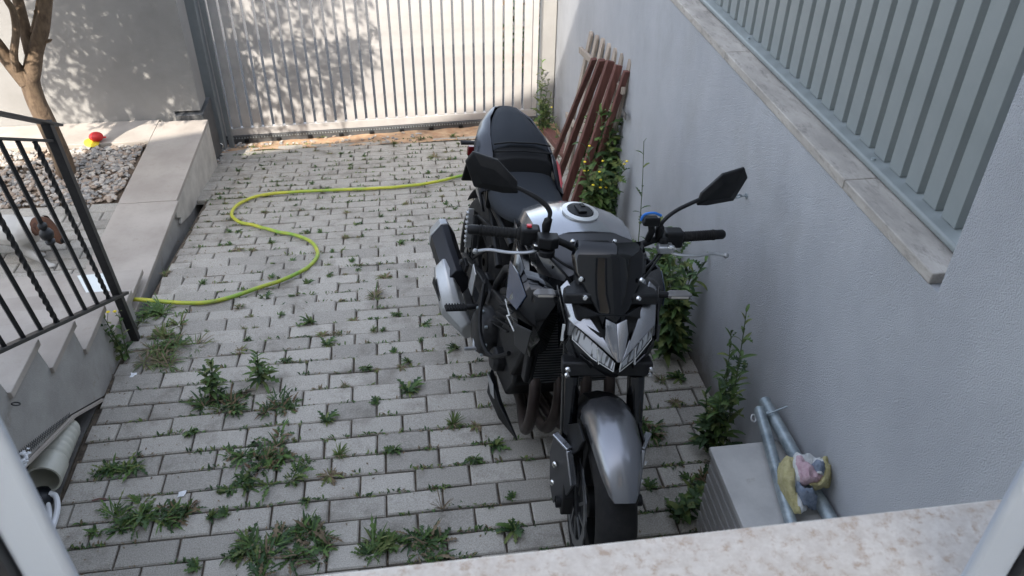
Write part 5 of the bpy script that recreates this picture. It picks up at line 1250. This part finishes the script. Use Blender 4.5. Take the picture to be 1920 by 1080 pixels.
b = MB(); b.lathe([(.0125 + .0028 * math.cos(t), .0028 * math.sin(t)) for t in [k * .7854 for k in range(8)]], PL(1413, 784, x=1.14), (.5, -.6, .7), 20, closed=True)
tag(b.build('white_ring', PVCW), 'small white ring hanging beside the upper ends of the poles', 'ring')
# towel: folded strips of terry cloth
TW = {'y': mat('towel_yellow', (.40, .36, .17), .95, col2=(.54, .49, .28), scale=70, bump=1, bscale=420, bdist=.004), 'p': mat('towel_pink', (.46, .30, .34), .95, col2=(.56, .42, .45), scale=70, bump=1, bscale=420, bdist=.004),
      'w': mat('towel_white', (.54, .56, .56), .95, col2=(.66, .67, .66), scale=70, bump=1, bscale=420, bdist=.004), 'b': mat('towel_blue', (.14, .18, .24), .95, col2=(.25, .29, .36), scale=70, bump=1, bscale=420, bdist=.004)}
tm = [TW['y'], TW['p'], TW['w'], TW['b']]
b = MB()
def cloth(rows_, colf, thick=.008):
    nr = len(rows_); ncol = len(rows_[0]); grid = []
    R1 = [smoothpath([H(*q) if len(q) == 3 else q for q in row], 8) for row in rows_]
    C1 = list(zip(*R1)); C2 = [smoothpath(list(c), 8) for c in C1]
    nu_, nv_ = len(C2), len(C2[0]); vs = []
    for u_ in range(nu_):
        for v_ in range(nv_):
            p = C2[u_][v_]; vs.append(p + Vector((0, 0, .020 * (.5 - abs(noise.noise(p * 30)) * 1.6) + .006 * noise.noise(p * 110))))
    o_ = len(b.v)
    b.v += [tuple(v) for v in vs]
    for u_ in range(nu_ - 1):
        for v_ in range(nv_ - 1):
            b.f.append([o_ + u_ * nv_ + v_, o_ + (u_ + 1) * nv_ + v_, o_ + (u_ + 1) * nv_ + v_ + 1, o_ + u_ * nv_ + v_ + 1]); b.mi.append(colf(u_ / (nu_ - 1), v_ / (nv_ - 1)))
# left yellow fold falling over the left pole
cloth([[(1462, 868, .47), (1478, 858, .52), (1496, 868, .50), (1506, 872, .47)], [(1458, 895, .47), (1474, 890, .52), (1490, 893, .51), (1500, 898, .48)], [(1466, 925, .45), (1480, 922, .49), (1492, 918, .49), (1504, 922, .47)], [(1484, 965, .43), (1494, 962, .46), (1502, 962, .46), (1510, 958, .44)]], lambda u_, v_: 0 if u_ < .62 else 2)
# centre: white band then pink field
cloth([[(1486, 862, .50), (1498, 848, .53), (1520, 856, .54), (1548, 868, .53)], [(1480, 880, .50), (1498, 872, .54), (1520, 878, .55), (1546, 885, .53)], [(1490, 905, .49), (1504, 898, .53), (1524, 898, .54), (1540, 900, .52)], [(1496, 912, .47), (1506, 908, .50), (1522, 906, .50), (1534, 908, .48)]], lambda u_, v_: 2 if u_ < .22 or v_ < .14 else 1)
# lower blue corner
cloth([[(1490, 903, .50), (1504, 908, .52), (1522, 918, .51), (1532, 928, .48)], [(1490, 925, .47), (1503, 926, .50), (1518, 932, .49), (1530, 940, .47)], [(1498, 955, .44), (1508, 950, .46), (1518, 954, .45), (1530, 958, .43)]], lambda u_, v_: 3 if u_ > .12 else 2)
# right yellow loop round the other pole
cloth([[(1538, 862, .50), (1546, 860, .54), (1558, 864, .50)], [(1540, 880, .51), (1550, 882, .55), (1561, 884, .49)], [(1532, 898, .50), (1544, 904, .53), (1555, 910, .48)], [(1510, 906, .49), (1520, 912, .51), (1532, 919, .47)]], lambda u_, v_: 0)
# dark blue crumple between
cloth([[(1518, 866, .53), (1530, 860, .55), (1544, 868, .54)], [(1524, 878, .54), (1536, 872, .57), (1546, 882, .54)], [(1528, 892, .53), (1538, 890, .55), (1546, 896, .52)]], lambda u_, v_: 3 if .2 < v_ < .8 else 2)
o = b.build('towel', tm, ang=80); md = o.modifiers.new('solid', 'SOLIDIFY'); md.thickness = .006; md.offset = 0
tag(o, 'crumpled yellow, pink, white and blue striped towel draped over the poles', 'towel')

# ------------------------------------------------------------------ dog in the yard
YB = YZ
dog = empty('dog', 'small white dog with brown head walking behind the railing', 'dog', (-2.10, 4.02, YB), R(-14))
b = MB()
def chain(pts, rs, seg=14): b.tube(smoothpath(pts, 4), [rs[min(len(rs) - 1, int(i / 4))] * (1 - (i % 4) / 4) + rs[min(len(rs) - 1, int(i / 4) + 1)] * ((i % 4) / 4) for i in range((len(pts) - 1) * 4 + 1)], seg)
chain([(-.33, 0, .19), (-.25, 0, .20), (-.12, 0, .195), (.0, 0, .19), (.08, 0, .185), (.13, 0, .19)], [.03, .072, .074, .088, .080, .045])
b.ball((-.27, 0, .20), (.075, .068, .075), 16); b.ball((.05, 0, .17), (.075, .07, .085), 16)
chain([(.06, 0, .20), (.12, 0, .225), (.17, -.005, .235)], [.066, .055, .045])            # neck
chain([(.155, 0, .24), (.20, -.008, .235), (.245, -.02, .205), (.285, -.03, .175), (.300, -.034, .165)], [.044, .052, .036, .025, .018])   # head, muzzle
for (y, f0) in ((-.045, .10), (.045, -.01)):      # front legs: shoulder, elbow, wrist, paw
    chain([(.055, y, .15), (.045 + f0 * .3, y, .095), (.060 + f0 * .8, y, .045), (.070 + f0, y, .012)], [.036, .024, .016, .017]); b.ball((.085 + f0, y, .012), (.026, .018, .013), 10)
for (y, f0) in ((-.045, .03), (.045, -.05)):      # hind legs: hip, knee forward, hock back, paw
    chain([(-.27, y, .17), (-.22 + f0, y * 1.1, .11), (-.29 + f0, y * 1.1, .065), (-.275 + f0, y * 1.1, .012)], [.052, .034, .016, .016]); b.ball((-.26 + f0, y * 1.1, .012), (.026, .018, .013), 10)
chain([(-.33, 0, .22), (-.37, 0, .26), (-.385, 0, .31)], [.016, .012, .007], 8)
bd_ = b.build('body', mat('x', (1, 1, 1)), dog); md = bd_.modifiers.new('rm', 'REMESH'); md.mode = 'VOXEL'; md.voxel_size = .0055; md.use_smooth_shade = True
md = bd_.modifiers.new('sm', 'SMOOTH'); md.iterations = 5; md.factor = .6
DF = bpy.data.materials.new('dog_fur'); DF.use_nodes = True; n_ = DF.node_tree.nodes; l_ = DF.node_tree.links; bs = n_['Principled BSDF']; bs.inputs['Roughness'].default_value = .9
tc = n_.new('ShaderNodeTexCoord'); sx = n_.new('ShaderNodeSeparateXYZ'); l_.new(tc.outputs['Object'], sx.inputs[0])
nz = n_.new('ShaderNodeTexNoise'); nz.inputs['Scale'].default_value = 14; l_.new(tc.outputs['Object'], nz.inputs[0])
def mth(op, a, c):
    q = n_.new('ShaderNodeMath'); q.operation = op
    for i, v in enumerate((a, c)):
        if isinstance(v, (int, float)): q.inputs[i].default_value = v
        else: l_.new(v, q.inputs[i])
    return q.outputs[0]
jx = mth('ADD', sx.outputs[0], mth('MULTIPLY', mth('SUBTRACT', nz.outputs[0], .5), .05))
head_ = mth('MULTIPLY', mth('GREATER_THAN', jx, .148), mth('GREATER_THAN', sx.outputs[2], .12))
patch_ = mth('MULTIPLY', mth('LESS_THAN', jx, -.10), mth('GREATER_THAN', sx.outputs[2], .19)); patch_ = mth('MULTIPLY', patch_, mth('GREATER_THAN', jx, -.22))
nose_ = mth('MULTIPLY', mth('GREATER_THAN', jx, .296), 1.0)
def mixc(f, a, c):
    q = n_.new('ShaderNodeMix'); q.data_type = 'RGBA'; l_.new(f, q.inputs[0])
    for i, v in ((6, a), (7, c)):
        if isinstance(v, tuple): q.inputs[i].default_value = (*v, 1)
        else: l_.new(v, q.inputs[i])
    return q.outputs[2]
fur = mixc(nz.outputs[0], (.40, .38, .34), (.56, .55, .52)); brn = mixc(nz.outputs[0], (.035, .014, .008), (.12, .052, .026))
l_.new(mixc(nose_, mixc(patch_, mixc(head_, fur, brn), (.02, .018, .016)), (.012, .012, .012)), bs.inputs[0])
bd_.data.materials[0] = DF
BR = mat('dog_ear', (.05, .022, .014), .9); 
for s_ in (-1, 1):
    b = MB(); b.loft([[(.165, .030 * s_, .275), (.195, .026 * s_, .285), (.195, .034 * s_, .277), (.165, .038 * s_, .267)], [(.165, .050 * s_, .268), (.20, .046 * s_, .272), (.20, .052 * s_, .266), (.165, .056 * s_, .262)], [(.185, .058 * s_, .232), (.205, .052 * s_, .236), (.205, .055 * s_, .232), (.185, .062 * s_, .228)]]); b.build('ear', BR, dog, sub=1)
    b = MB(); b.ball((.232, -.015 + .030 * s_, .232), .006, 8); b.build('eye', DGLASS, dog)
b = MB(); b.ball((.309, -.037, .166), (.008, .009, .007), 8); b.build('nose', DGLASS, dog)
